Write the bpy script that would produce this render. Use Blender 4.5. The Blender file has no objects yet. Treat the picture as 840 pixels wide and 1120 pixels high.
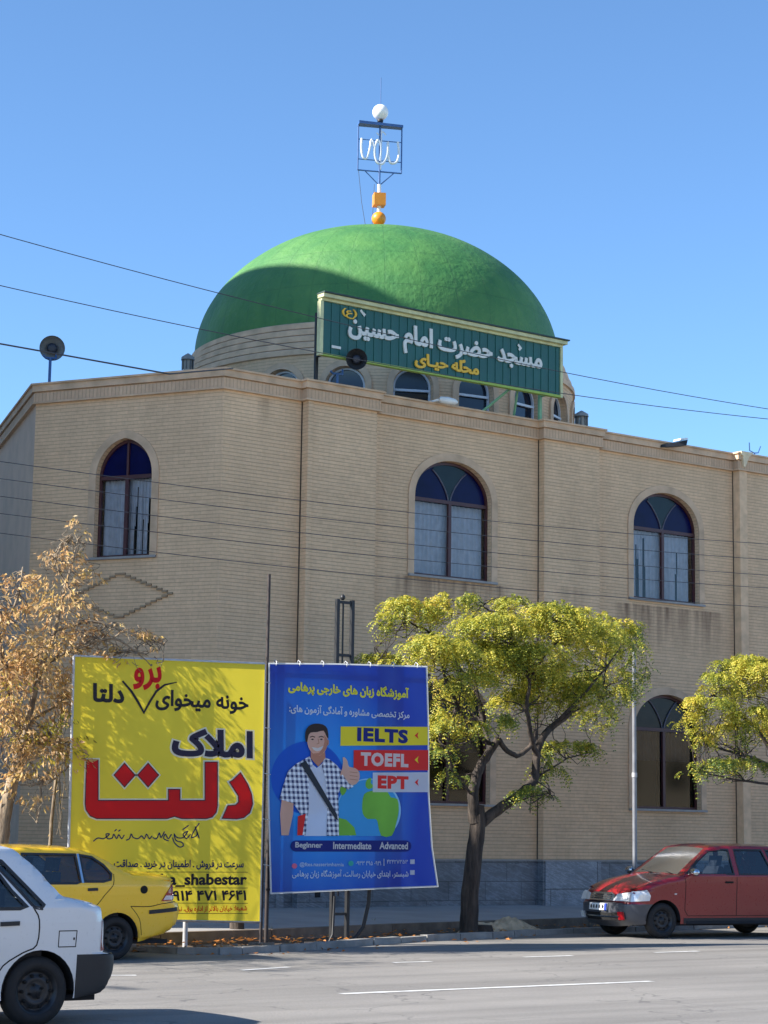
import bpy, bmesh, math, random
import numpy as np
from mathutils import Vector, Matrix
from mathutils.geometry import delaunay_2d_cdt
random.seed(7); RNG = np.random.default_rng(7)
SC = bpy.context.scene
COL = SC.collection
rad = math.radians

# ------------------------------------------------------------------ camera
F = 2250.0; IW = 840; IH = 1120; CZ = 1.6
YAW = rad(36.1); PITCH = rad(8.9); ROLL = rad(0.85)
_f = Vector((math.sin(YAW)*math.cos(PITCH), math.cos(YAW)*math.cos(PITCH), math.sin(PITCH)))
_r = Vector((math.cos(YAW), -math.sin(YAW), 0)); _u = _r.cross(_f)
_r2 = _r*math.cos(ROLL)+_u*math.sin(ROLL); _u2 = _u*math.cos(ROLL)-_r*math.sin(ROLL)
cd = bpy.data.cameras.new('camera'); cam = bpy.data.objects.new('camera', cd); COL.objects.link(cam)
cd.sensor_fit = 'VERTICAL'; cd.sensor_height = 36; cd.sensor_width = 27; cd.lens = 36*F/IH
cd.clip_start = 0.1; cd.clip_end = 2000
M3 = Matrix((_r2, _u2, -_f)).transposed()
cam.matrix_world = Matrix.Translation((0, 0, CZ)) @ M3.to_4x4()
SC.camera = cam

def ray(px, py): return _f + _r2*((px-IW/2)/F) - _u2*((py-IH/2)/F)
def onY(px, py, Y):                     # surveyed point of the photo on the vertical plane y = Y
    d = ray(px, py); t = Y/d.y; return Vector((d.x*t, Y, CZ+d.z*t))
def onZ(px, py, Z=0.0):
    d = ray(px, py); t = (Z-CZ)/d.z; return Vector((d.x*t, d.y*t, Z))

# ------------------------------------------------------------------ materials
def lin(r, g, b):
    f = lambda v: (v/255/12.92 if v/255 <= .04045 else ((v/255+.055)/1.055)**2.4)
    return (f(r), f(g), f(b), 1)
MATS = {}
def mat(name, col, rough=.6, metal=0, var=.12, vs=6, bump=0, bs=60, spec=.5, trans=0, coat=0, emit=0):
    if name in MATS: return MATS[name]
    m = bpy.data.materials.new(name); m.use_nodes = True; nt = m.node_tree; N = nt.nodes; L = nt.links
    b = N['Principled BSDF']; b.inputs['Roughness'].default_value = rough; b.inputs['Metallic'].default_value = metal
    b.inputs['Specular IOR Level'].default_value = spec
    if coat: b.inputs['Coat Weight'].default_value = coat; b.inputs['Coat Roughness'].default_value = .06
    col = tuple(col[:3])+(1,)
    tc = N.new('ShaderNodeTexCoord')
    if var > 0:
        n = N.new('ShaderNodeTexNoise'); n.inputs['Scale'].default_value = vs; n.inputs['Detail'].default_value = 5
        L.new(tc.outputs['Object'], n.inputs['Vector'])
        r = N.new('ShaderNodeMapRange'); r.inputs[1].default_value = .3; r.inputs[2].default_value = .7
        r.inputs[3].default_value = 1-var; r.inputs[4].default_value = 1+var
        L.new(n.outputs['Fac'], r.inputs[0])
        mm = N.new('ShaderNodeVectorMath'); mm.operation = 'SCALE'; mm.inputs[0].default_value = col[:3]
        L.new(r.outputs[0], mm.inputs['Scale']); L.new(mm.outputs[0], b.inputs['Base Color'])
        csock = mm.outputs[0]
    else:
        b.inputs['Base Color'].default_value = col; csock = None
    if bump:
        n2 = N.new('ShaderNodeTexNoise'); n2.inputs['Scale'].default_value = bs; n2.inputs['Detail'].default_value = 4
        L.new(tc.outputs['Object'], n2.inputs['Vector'])
        bp = N.new('ShaderNodeBump'); bp.inputs['Strength'].default_value = bump; bp.inputs['Distance'].default_value = .02
        L.new(n2.outputs['Fac'], bp.inputs['Height']); L.new(bp.outputs[0], b.inputs['Normal'])
    if trans:
        t = N.new('ShaderNodeBsdfTranslucent'); mx = N.new('ShaderNodeMixShader'); mx.inputs[0].default_value = trans
        if csock: L.new(csock, t.inputs['Color'])
        else: t.inputs['Color'].default_value = col
        L.new(b.outputs[0], mx.inputs[1]); L.new(t.outputs[0], mx.inputs[2]); L.new(mx.outputs[0], N['Material Output'].inputs[0])
    if emit:
        b.inputs['Emission Color'].default_value = col; b.inputs['Emission Strength'].default_value = emit
    MATS[name] = m; return m
def glassmat(name, tint, alpha=.5, rough=.03, refl=.9):
    m = bpy.data.materials.new(name); m.use_nodes = True; nt = m.node_tree; N = nt.nodes; L = nt.links
    N.remove(N['Principled BSDF'])
    g = N.new('ShaderNodeBsdfGlossy'); g.inputs['Roughness'].default_value = rough; g.inputs['Color'].default_value = (refl, refl, refl, 1)
    t = N.new('ShaderNodeBsdfTransparent'); t.inputs['Color'].default_value = tint
    fr = N.new('ShaderNodeFresnel'); fr.inputs['IOR'].default_value = 1.6
    g.inputs['Roughness'].default_value = rough; mr = N.new('ShaderNodeMath'); mr.operation = 'ADD'; mr.inputs[1].default_value = alpha; mr.use_clamp = True
    L.new(fr.outputs[0], mr.inputs[0])
    mx = N.new('ShaderNodeMixShader'); L.new(mr.outputs[0], mx.inputs[0]); L.new(t.outputs[0], mx.inputs[1]); L.new(g.outputs[0], mx.inputs[2])
    L.new(mx.outputs[0], N['Material Output'].inputs[0]); return m

def nodes_of(name):
    m = bpy.data.materials.new(name); m.use_nodes = True
    return m, m.node_tree.nodes, m.node_tree.links, m.node_tree.nodes['Principled BSDF']
def mth(N, L, op, a, b=None, c=None, clamp=False):
    n = N.new('ShaderNodeMath'); n.operation = op; n.use_clamp = clamp
    for i, v in enumerate((a, b, c)):
        if v is None: continue
        if hasattr(v, 'links') or hasattr(v, 'is_linked'): L.new(v, n.inputs[i])
        else: n.inputs[i].default_value = v
    return n.outputs[0]
def noise(N, L, vec, scale, detail=4, rough=.55):
    n = N.new('ShaderNodeTexNoise'); n.inputs['Scale'].default_value = scale; n.inputs['Detail'].default_value = detail
    n.inputs['Roughness'].default_value = rough; L.new(vec, n.inputs['Vector']); return n.outputs['Fac']
def ramp(N, L, fac, a, b, lo=0., hi=1.):
    r = N.new('ShaderNodeMapRange'); r.inputs[1].default_value = a; r.inputs[2].default_value = b
    r.inputs[3].default_value = lo; r.inputs[4].default_value = hi; L.new(fac, r.inputs[0]); return r.outputs[0]
def mixc(N, L, fac, a, b, typ='MIX'):
    n = N.new('ShaderNodeMix'); n.data_type = 'RGBA'; n.blend_type = typ
    if hasattr(fac, 'is_linked'): L.new(fac, n.inputs[0])
    else: n.inputs[0].default_value = fac
    for i, v in ((6, a), (7, b)):
        if hasattr(v, 'is_linked'): L.new(v, n.inputs[i])
        else: n.inputs[i].default_value = tuple(v[:3])+(1,)
    return n.outputs[2]
def geo_xyz(N, L):
    g = N.new('ShaderNodeNewGeometry'); s = N.new('ShaderNodeSeparateXYZ'); L.new(g.outputs['Position'], s.inputs[0])
    return g.outputs['Position'], s.outputs
def comb(N, L, x, y, z):
    c = N.new('ShaderNodeCombineXYZ')
    for i, v in enumerate((x, y, z)):
        if hasattr(v, 'is_linked'): L.new(v, c.inputs[i])
        else: c.inputs[i].default_value = v
    return c.outputs[0]

def brick_mat(name, base, soldier=False, stains=()):
    m, N, L, b = nodes_of(name)
    pos, (x, y, z) = geo_xyz(N, L)
    u = mth(N, L, 'MULTIPLY_ADD', y, 1.7, x)
    if soldier:
        cell = mth(N, L, 'DIVIDE', u, .078); fr = mth(N, L, 'FRACT', cell); row = mth(N, L, 'FLOOR', cell); col = 0.0
        mor = mth(N, L, 'LESS_THAN', fr, .16); rnd = comb(N, L, row, 0, 3.3)
        edge = fr
    else:
        cell = mth(N, L, 'DIVIDE', z, .068); edge = mth(N, L, 'FRACT', cell); row = mth(N, L, 'FLOOR', cell)
        half = mth(N, L, 'MULTIPLY', mth(N, L, 'FRACT', mth(N, L, 'MULTIPLY', row, .5)), .24)
        uc = mth(N, L, 'DIVIDE', mth(N, L, 'ADD', u, half), .24); col = mth(N, L, 'FLOOR', uc); fu = mth(N, L, 'FRACT', uc)
        mh = mth(N, L, 'LESS_THAN', edge, .17); mv = mth(N, L, 'MULTIPLY', mth(N, L, 'LESS_THAN', fu, .03), .35)
        mor = mth(N, L, 'MAXIMUM', mh, mv); rnd = comb(N, L, col, row, 0.5)
    w = N.new('ShaderNodeTexWhiteNoise'); L.new(rnd, w.inputs['Vector'])
    n1 = noise(N, L, pos, .55, 6); n2 = noise(N, L, pos, 14, 4)
    stre = noise(N, L, comb(N, L, mth(N, L, 'MULTIPLY', u, 2.2), 0, mth(N, L, 'MULTIPLY', z, .35)), 1.0, 5)
    k = mth(N, L, 'MULTIPLY', ramp(N, L, w.outputs['Value'], 0, 1, .95, 1.04), ramp(N, L, n1, .3, .7, .90, 1.07))
    k = mth(N, L, 'MULTIPLY', k, ramp(N, L, n2, .3, .7, .93, 1.06)); k = mth(N, L, 'MULTIPLY', k, ramp(N, L, stre, .35, .7, 1.03, .93))
    c = N.new('ShaderNodeVectorMath'); c.operation = 'SCALE'; c.inputs[0].default_value = base[:3]; L.new(k, c.inputs['Scale'])
    cc = mixc(N, L, mth(N, L, 'MULTIPLY', mor, .40), c.outputs[0], tuple(v*.36 for v in base[:3]))
    for (x0, x1, z0, z1, amt) in stains:
        fx = mth(N, L, 'MULTIPLY', ramp(N, L, x, x0-.15, x0+.1), ramp(N, L, x, x1-.1, x1+.15, 1, 0))
        fz = mth(N, L, 'MULTIPLY', ramp(N, L, z, z0, z1, 0, 1), ramp(N, L, z, z1, z1+.02, 1, 0))
        st = noise(N, L, comb(N, L, mth(N, L, 'MULTIPLY', u, 7), 0, mth(N, L, 'MULTIPLY', z, .6)), 1, 5)
        fac = mth(N, L, 'MULTIPLY', mth(N, L, 'MULTIPLY', fx, fz), ramp(N, L, st, .3, .65, 0, amt), clamp=True)
        cc = mixc(N, L, fac, cc, lin(104, 78, 62))
    L.new(cc, b.inputs['Base Color']); b.inputs['Roughness'].default_value = .85; b.inputs['Specular IOR Level'].default_value = .25
    bp = N.new('ShaderNodeBump'); bp.inputs['Strength'].default_value = .8; bp.inputs['Distance'].default_value = .012
    h = mth(N, L, 'SUBTRACT', mth(N, L, 'MULTIPLY', n2, .3), mor); L.new(h, bp.inputs['Height']); L.new(bp.outputs[0], b.inputs['Normal'])
    return m
def slab_mat(name, c1, c2, sh=.36, sw=.9):
    m, N, L, b = nodes_of(name); pos, (x, y, z) = geo_xyz(N, L)
    u = mth(N, L, 'MULTIPLY_ADD', y, 1.7, x)
    row = mth(N, L, 'FLOOR', mth(N, L, 'DIVIDE', z, sh)); fz = mth(N, L, 'FRACT', mth(N, L, 'DIVIDE', z, sh))
    uu = mth(N, L, 'DIVIDE', mth(N, L, 'ADD', u, mth(N, L, 'MULTIPLY', row, .37)), sw); fu = mth(N, L, 'FRACT', uu)
    j = mth(N, L, 'MAXIMUM', mth(N, L, 'LESS_THAN', fz, .035), mth(N, L, 'LESS_THAN', fu, .012))
    w = N.new('ShaderNodeTexWhiteNoise'); L.new(comb(N, L, mth(N, L, 'FLOOR', uu), row, 1), w.inputs['Vector'])
    n1 = noise(N, L, pos, 2.2, 8, .7); v = noise(N, L, comb(N, L, mth(N, L, 'ADD', mth(N, L, 'MULTIPLY', x, 1.5), mth(N, L, 'MULTIPLY', z, 4)), y, mth(N, L, 'MULTIPLY', z, 2)), 2.5, 8, .7)
    c = mixc(N, L, ramp(N, L, n1, .3, .7), c1, c2)
    vein = mth(N, L, 'SUBTRACT', 1, ramp(N, L, mth(N, L, 'ABSOLUTE', mth(N, L, 'SUBTRACT', v, .5)), 0, .03), clamp=True)
    c = mixc(N, L, mth(N, L, 'MULTIPLY', vein, .35), c, tuple(min(1, q*2.2) for q in c2[:3]))
    c = mixc(N, L, ramp(N, L, w.outputs['Value'], 0, 1, 0, .35), c, tuple(q*.55 for q in c1[:3]))
    c = mixc(N, L, mth(N, L, 'MULTIPLY', j, .7), c, (.02, .02, .02))
    L.new(c, b.inputs['Base Color']); b.inputs['Roughness'].default_value = .45
    return m
def road_mat():
    m, N, L, b = nodes_of('asphalt'); pos, (x, y, z) = geo_xyz(N, L)
    n1 = noise(N, L, pos, .35, 6); n2 = noise(N, L, pos, 45, 3); n3 = noise(N, L, pos, 160, 2)
    st = noise(N, L, comb(N, L, mth(N, L, 'MULTIPLY', x, .08), mth(N, L, 'MULTIPLY', y, 1.3), 0), 1.2, 5)
    c = mixc(N, L, ramp(N, L, n1, .3, .7), lin(122, 118, 112), lin(142, 137, 130))
    c = mixc(N, L, ramp(N, L, n2, .35, .7, 0, .6), c, lin(82, 82, 84)); c = mixc(N, L, ramp(N, L, n3, .52, .75, 0, .8), c, lin(182, 178, 172))
    c = mixc(N, L, ramp(N, L, st, .42, .68, 0, .55), c, lin(92, 89, 85))
    cr = N.new('ShaderNodeTexVoronoi'); cr.feature = 'DISTANCE_TO_EDGE'; cr.inputs['Scale'].default_value = .42
    wp = N.new('ShaderNodeVectorMath'); wp.operation = 'ADD'; L.new(pos, wp.inputs[0])
    nn = N.new('ShaderNodeTexNoise'); nn.inputs['Scale'].default_value = 1.5; L.new(pos, nn.inputs['Vector'])
    L.new(nn.outputs['Color'], wp.inputs[1]); L.new(wp.outputs[0], cr.inputs['Vector'])
    ck = mth(N, L, 'MULTIPLY', ramp(N, L, cr.outputs['Distance'], 0, .008, 1, 0), .6)
    c = mixc(N, L, ck, c, lin(60, 60, 62))
    L.new(c, b.inputs['Base Color']); b.inputs['Roughness'].default_value = .8
    bp = N.new('ShaderNodeBump'); bp.inputs['Strength'].default_value = .5; bp.inputs['Distance'].default_value = .008
    L.new(n2, bp.inputs['Height']); L.new(bp.outputs[0], b.inputs['Normal']); return m
def leaf_mat(name, cols, trans=.4, rough=.5):
    m, N, L, b = nodes_of(name); g = N.new('ShaderNodeNewGeometry')
    cr = N.new('ShaderNodeValToRGB'); cr.color_ramp.interpolation = 'LINEAR'
    while len(cr.color_ramp.elements) < len(cols): cr.color_ramp.elements.new(.5)
    for i, c in enumerate(cols):
        e = cr.color_ramp.elements[i]; e.position = i/(len(cols)-1); e.color = c
    pn = noise(N, L, g.outputs['Position'], 1.4, 3)
    f = mth(N, L, 'ADD', mth(N, L, 'MULTIPLY', g.outputs['Random Per Island'], .5), ramp(N, L, pn, .3, .7, 0, .5))
    L.new(f, cr.inputs['Fac']); L.new(cr.outputs[0], b.inputs['Base Color']); b.inputs['Roughness'].default_value = rough
    b.inputs['Specular IOR Level'].default_value = .3
    t = N.new('ShaderNodeBsdfTranslucent'); L.new(cr.outputs[0], t.inputs['Color'])
    mx = N.new('ShaderNodeMixShader'); mx.inputs[0].default_value = trans
    L.new(b.outputs[0], mx.inputs[1]); L.new(t.outputs[0], mx.inputs[2]); L.new(mx.outputs[0], N['Material Output'].inputs[0])
    return m

# ------------------------------------------------------------------ objects
def thing(name, label, cat, loc=(0, 0, 0), group=None):
    o = bpy.data.objects.new(name, None); COL.objects.link(o); o.location = loc; o.empty_display_size = .2
    o['label'] = label; o['category'] = cat
    if group: o['group'] = group
    return o
def tag(o, label, cat, group=None):
    o['label'] = label; o['category'] = cat
    if group: o['group'] = group
    return o
def wloc(o):
    v = Vector((0, 0, 0))
    while o: v += o.location; o = o.parent
    return v
def setpar(o, p):
    if p: o.location = o.location - wloc(p); o.parent = p
class MB:                                # collects world-space geometry, links it as one object
    def __init__(s): s.v = []; s.f = []; s.sm = []
    def add(s, vs, fs, smooth=False):
        k = len(s.v); s.v += [tuple(v) for v in vs]; s.f += [tuple(i+k for i in f) for f in fs]; s.sm += [smooth]*len(fs)
    def box(s, x0, x1, y0, y1, z0, z1):
        s.add([(x, y, z) for x in (x0, x1) for y in (y0, y1) for z in (z0, z1)],
              [(0, 1, 3, 2), (4, 6, 7, 5), (0, 4, 5, 1), (2, 3, 7, 6), (0, 2, 6, 4), (1, 5, 7, 3)])
    def prism(s, base, top):             # two matching loops
        n = len(base); s.add(list(base)+list(top), [tuple(range(n))[::-1], tuple(range(n, 2*n))]+[(i, (i+1) % n, n+(i+1) % n, n+i) for i in range(n)])
    def tube(s, pts, r, n=8, caps=True, smooth=True):
        pts = [Vector(p) for p in pts]; rs = r if isinstance(r, (list, tuple)) else [r]*len(pts)
        vs = []; fs = []; prev = None
        for i, p in enumerate(pts):
            t = (pts[min(i+1, len(pts)-1)]-pts[max(i-1, 0)])
            if t.length < 1e-9: t = Vector((0, 0, 1))
            t.normalize()
            if prev is None: a = t.orthogonal().normalized()
            else:
                a = prev - t*prev.dot(t); a = a.normalized() if a.length > 1e-6 else t.orthogonal().normalized()
            prev = a; b = t.cross(a)
            for k in range(n):
                an = 2*math.pi*k/n; vs.append(p+(a*math.cos(an)+b*math.sin(an))*rs[i])
        for i in range(len(pts)-1):
            for k in range(n): fs.append((i*n+k, i*n+(k+1) % n, (i+1)*n+(k+1) % n, (i+1)*n+k))
        s.add(vs, fs, smooth)
        if caps: s.add(vs[:n], [tuple(range(n))[::-1]]); s.add(vs[-n:], [tuple(range(n))])
    def lathe(s, c, axis, prof, n=24, smooth=True):   # prof: (distance along axis, radius)
        axis = Vector(axis).normalized(); a = axis.orthogonal().normalized(); b = axis.cross(a); c = Vector(c)
        vs = []; fs = []
        for (h, r) in prof:
            for k in range(n):
                an = 2*math.pi*k/n; vs.append(c+axis*h+(a*math.cos(an)+b*math.sin(an))*max(r, 1e-4))
        for i in range(len(prof)-1):
            for k in range(n): fs.append((i*n+k, i*n+(k+1) % n, (i+1)*n+(k+1) % n, (i+1)*n+k))
        s.add(vs, fs, smooth)
    def build(s, name, m, parent=None, fix=True, merge=0):
        me = bpy.data.meshes.new(name); me.from_pydata(s.v, [], s.f); me.update()
        me.polygons.foreach_set('use_smooth', s.sm)
        if fix or merge:
            bm = bmesh.new(); bm.from_mesh(me)
            if merge: bmesh.ops.remove_doubles(bm, verts=bm.verts, dist=merge)
            if fix: bmesh.ops.recalc_face_normals(bm, faces=bm.faces)
            bm.to_mesh(me); bm.free()
        me.materials.append(m); return link(name, me, parent)
def link(name, me, parent=None):
    o = bpy.data.objects.new(name, me); COL.objects.link(o)
    base = wloc(parent) if parent else None
    if parent:
        me.transform(Matrix.Translation(-base)); o.parent = parent
    elif len(me.vertices):
        n = len(me.vertices); co = np.empty(n*3, 'f'); me.vertices.foreach_get('co', co); co = co.reshape(-1, 3)
        c = Vector(((co[:, 0].min()+co[:, 0].max())/2, (co[:, 1].min()+co[:, 1].max())/2, co[:, 2].min()))
        c = Vector([float(q) for q in c]); me.transform(Matrix.Translation(-c)); o.location = c
    return o
def struct(o): o['kind'] = 'structure'; return o
def sharp(o, ang=35):
    bm = bmesh.new(); bm.from_mesh(o.data)
    for e in bm.edges:
        if len(e.link_faces) == 2 and e.calc_face_angle(0) > rad(ang): e.smooth = False
    bm.to_mesh(o.data); bm.free(); return o

def fill2d(outer, holes=(), th=0.0):
    cu = bpy.data.curves.new('tmp', 'CURVE'); cu.dimensions = '2D'; cu.fill_mode = 'BOTH' if th else 'FRONT'; cu.extrude = th/2
    for pts in [outer]+list(holes):
        s = cu.splines.new('POLY'); s.points.add(len(pts)-1)
        for i, p in enumerate(pts): s.points[i].co = (p[0], p[1], 0, 1)
        s.use_cyclic_u = True
    o = bpy.data.objects.new('tmp', cu); COL.objects.link(o)
    me = bpy.data.meshes.new_from_object(o.evaluated_get(bpy.context.evaluated_depsgraph_get()))
    vs = [tuple(v.co) for v in me.vertices]; fs = [tuple(p.vertices) for p in me.polygons]
    bpy.data.objects.remove(o); bpy.data.curves.remove(cu); bpy.data.meshes.remove(me)
    return vs, fs
def plate(mb, outer, holes, th, fn):      # fn(u, v, w) -> world; w spans 0..th
    vs, fs = fill2d(outer, holes, th)
    mb.add([fn(v[0], v[1], v[2]+th/2) for v in vs], fs)

def arc(cx, cy, rx, ry, a0, a1, n): return [(cx+rx*math.cos(rad(a0+(a1-a0)*i/n)), cy+ry*math.sin(rad(a0+(a1-a0)*i/n))) for i in range(n+1)]

# ------------------------------------------------------------------ lettering (bundled vector font)
FORMS = {'ا': (0xFE8D, 2), 'آ': (0xFE81, 2), 'ب': (0xFE8F, 4), 'پ': (0xFB56, 4), 'ت': (0xFE95, 4), 'ث': (0xFE99, 4), 'ج': (0xFE9D, 4), 'چ': (0xFB7A, 4),
 'ح': (0xFEA1, 4), 'خ': (0xFEA5, 4), 'د': (0xFEA9, 2), 'ذ': (0xFEAB, 2), 'ر': (0xFEAD, 2), 'ز': (0xFEAF, 2), 'ژ': (0xFB8A, 2), 'س': (0xFEB1, 4),
 'ش': (0xFEB5, 4), 'ص': (0xFEB9, 4), 'ض': (0xFEBD, 4), 'ط': (0xFEC1, 4), 'ظ': (0xFEC5, 4), 'ع': (0xFEC9, 4), 'غ': (0xFECD, 4), 'ف': (0xFED1, 4),
 'ق': (0xFED5, 4), 'ک': (0xFB8E, 4), 'گ': (0xFB92, 4), 'ل': (0xFEDD, 4), 'م': (0xFEE1, 4), 'ن': (0xFEE5, 4), 'و': (0xFEED, 2), 'ه': (0xFEE9, 4),
 'ی': (0xFBFC, 4), 'ـ': (0x0640, 0), 'ﻻ': (0xFEFB, 2)}
MARKS = '\u064e\u064f\u0651\u0650'
def shape(s):
    s = s.replace('لا', 'ﻻ'); out = []
    base = [c for c in s if c not in MARKS]
    i = 0
    for c in s:
        if c in MARKS: out.append((c, True)); continue
        if c in FORMS:
            p = base[i-1] if i > 0 else ' '; nx = base[i+1] if i+1 < len(base) else ' '
            jp = p in FORMS and FORMS[p][1] in (4, 0); jn = nx in FORMS and FORMS[c][1] in (4, 0)
            code, n = FORMS[c]
            if n == 0: ch = chr(code)
            elif n == 2: ch = chr(code+(1 if jp else 0))
            else: ch = chr(code+(3 if jp and jn else 2 if jn else 1 if jp else 0))
        else: ch = c
        out.append((ch, False)); i += 1
    # right-to-left, digit runs kept left-to-right
    vis = []; j = 0; seq = out[::-1]
    isd = lambda c: c.isdigit()
    while j < len(seq):
        if isd(seq[j][0]):
            k = j
            while k < len(seq) and isd(seq[k][0]): k += 1
            vis += seq[j:k][::-1]; j = k
        else: vis.append(seq[j]); j += 1
    return vis
GC = {}
def glyph(ch, off, adv=True):
    key = (ch, off)
    if key in GC: return GC[key]
    def mk(body, raw):
        c = bpy.data.curves.new('t', 'FONT'); c.body = body; c.resolution_u = 3; c.fill_mode = 'NONE'
        o = bpy.data.objects.new('t', c); COL.objects.link(o)
        me = bpy.data.meshes.new_from_object(o.evaluated_get(bpy.context.evaluated_depsgraph_get()))
        V = [Vector(p.co[:2]) for p in me.vertices]; E = [tuple(e.vertices) for e in me.edges]
        bpy.data.objects.remove(o); bpy.data.curves.remove(c); bpy.data.meshes.remove(me)
        if raw: return V, E
        nv, _, nf, _, _, _ = delaunay_2d_cdt([v*100 for v in V], E, [], 0, 1e-4); nv = [p/100 for p in nv]; out = []
        for f in nf:                      # keep what lies inside the outline (non-zero winding)
            p = (nv[f[0]]+nv[f[1]]+nv[f[2]])/3; w = 0
            for a, b in E:
                a, b = V[a], V[b]
                if (a.y <= p.y) != (b.y <= p.y) and a.x+(p.y-a.y)/(b.y-a.y)*(b.x-a.x) > p.x: w += 1 if b.y > a.y else -1
            if w: out.append(tuple(f) if (nv[f[1]]-nv[f[0]]).cross(nv[f[2]]-nv[f[0]]) > 0 else tuple(f)[::-1])
        return [(p.x, p.y, 0) for p in nv], out
    v, f = mk(ch, 0)
    if off:                               # embolden: push every outline vertex outwards
        ed = {}
        for q in f:
            for i in range(len(q)):
                a, b = q[i], q[(i+1) % len(q)]
                if (b, a) in ed: del ed[(b, a)]
                else: ed[(a, b)] = 1
        nr = {}
        for a, b in ed:
            dx, dy = v[b][0]-v[a][0], v[b][1]-v[a][1]; l = math.hypot(dx, dy) or 1; s_ = f[0]
            for k in (a, b): nr.setdefault(k, []).append((dy/l, -dx/l))
        A2 = sum((v[a][0]*v[b][1]-v[b][0]*v[a][1]) for a, b in ed); sg_ = 1 if A2 > 0 else -1
        nv = list(v)
        for k, ns in nr.items():
            sx, sy = sum(n[0] for n in ns), sum(n[1] for n in ns); l = math.hypot(sx, sy)
            if l < 1e-6: continue
            sx /= l; sy /= l; c_ = max(.5, sx*ns[0][0]+sy*ns[0][1]); nv[k] = (v[k][0]+sg_*sx*off/c_, v[k][1]+sg_*sy*off/c_, 0)
        v = nv
    a, _ = mk(ch+'I', 1); i_, _ = mk('I', 1)
    GC[key] = (v, f, max(p[0] for p in a)-max(p[0] for p in i_)); return GC[key]
def text(mb, s, x0, x1, z0, z1, fn, th=0.0, bold=.02, rtl=True, track=0.0):
    """lettering fitted to the box x0..x1, z0..z1 of its board; fn(u, v, w) -> world"""
    seq = shape(s) if rtl else [(c, False) for c in s]
    cur = 0; G = []; k = 0; last = 0
    for ch, mark in seq:
        if ch == ' ': cur += .26+track; continue
        if mark: G.append((glyph(ch, bold*.6), cur+.14, 2)); continue
        g = glyph(ch, bold)
        G.append((g, cur, k % 2)); last = cur; cur += g[2]+track; k += 1
    xs = [p[0]+c for g, c, _ in G for p in g[0]]; ys = [p[1] for g, c, _ in G for p in g[0]]
    ax, bx, ay, by = min(xs), max(xs), min(ys), max(ys)
    X = lambda x: x0+(x-ax)/(bx-ax)*(x1-x0); Z = lambda y: z0+(y-ay)/(by-ay)*(z1-z0)
    for (v, f, a), c, k in G:
        w = .0006*k
        if not th: mb.add([fn(X(p[0]+c), Z(p[1]), w) for p in v], f)
        else:
            n = len(v); top = [fn(X(p[0]+c), Z(p[1]), th+w) for p in v]; bot = [fn(X(p[0]+c), Z(p[1]), 0) for p in v]
            ed = {}
            for q in f:
                for i in range(len(q)):
                    e = (q[i], q[(i+1) % len(q)])
                    if (e[1], e[0]) in ed: del ed[(e[1], e[0])]
                    else: ed[e] = 1
            mb.add(top+bot, list(f)+[(a_, b_, b_+n, a_+n) for a_, b_ in ed])
def ribbon(mb, pts, w, fn, closed=False):
    P = [Vector((p[0], p[1])) for p in pts]; n = len(P); W = w if isinstance(w, (list, tuple)) else [w]*n
    A = []; B = []
    for i in range(n):
        a = P[i-1] if (i > 0 or closed) else P[i]; b = P[(i+1) % n] if (i < n-1 or closed) else P[i]
        d1 = (P[i]-a); d2 = (b-P[i])
        d1 = d1.normalized() if d1.length > 1e-9 else d2.normalized(); d2 = d2.normalized() if d2.length > 1e-9 else d1
        t = (d1+d2); t = t.normalized() if t.length > 1e-6 else d1
        nn = Vector((-t.y, t.x)); k = 1/max(.45, nn.dot(Vector((-d1.y, d1.x))))
        A.append(P[i]+nn*W[i]/2*k); B.append(P[i]-nn*W[i]/2*k)
    m = n if closed else n-1
    mb.add([fn(p.x, p.y, 0) for p in A]+[fn(p.x, p.y, 0) for p in B], [(i, (i+1) % n, n+(i+1) % n, n+i) for i in range(m)])
def smooth2(pts, k=4, closed=False):
    n = len(pts); out = []
    for i in range(n if closed else n-1):
        g = lambda j: pts[j % n] if closed else pts[max(0, min(n-1, j))]
        p0, p1, p2, p3 = g(i-1), g(i), g(i+1), g(i+2)
        for q in range(k):
            t = q/k
            out.append(tuple(.5*((2*p1[a])+(-p0[a]+p2[a])*t+(2*p0[a]-5*p1[a]+4*p2[a]-p3[a])*t*t+(-p0[a]+3*p1[a]-3*p2[a]+p3[a])*t**3) for a in range(len(p1))))
    if not closed: out.append(tuple(pts[-1]))
    return out
# ------------------------------------------------------------------ the mosque
YF = 31.43
C0 = Vector((19.26, YF)); C1 = Vector((17.24, 34.93))
d2 = Vector((math.cos(rad(72)), math.sin(rad(72)))); C2 = C1+d2*20
ZT = 9.97
SP = [(21.0, 21.75+.85), (26.8, 28.3), (32.38, 34.0), (38.0, 39.5)]       # pilasters
PO = .17
SILLST = ((23.3, 25.9, 5.6, 6.5, .75), (29.0, 31.9, 5.3, 6.42, .8), (20.1, 20.25, 8.6, 9.52, .55), (27.2, 27.9, 5.2, 6.6, .25))
M_BR = brick_mat('buff_brick', lin(224, 188, 150), stains=SILLST)
M_SO = brick_mat('soldier_brick', lin(208, 174, 142), soldier=True)
M_CO = mat('cornice_stone', lin(204, 172, 140), .8, var=.2, vs=3, bump=.3)
M_PALE = mat('pale_trim', lin(222, 186, 148), .8, var=.15, vs=5, bump=.2)
M_DADO = slab_mat('grey_marble', lin(84, 88, 94), lin(122, 128, 136))
M_DADO2 = slab_mat('pale_grey_marble', lin(104, 109, 116), lin(140, 146, 154), .57, 1.6)
M_COAT = mat('lime_render', lin(208, 180, 156), .9, var=.1, vs=2, bump=.3)
M_FRAME = mat('maroon_frame', lin(72, 36, 38), .45, var=.1)
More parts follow.
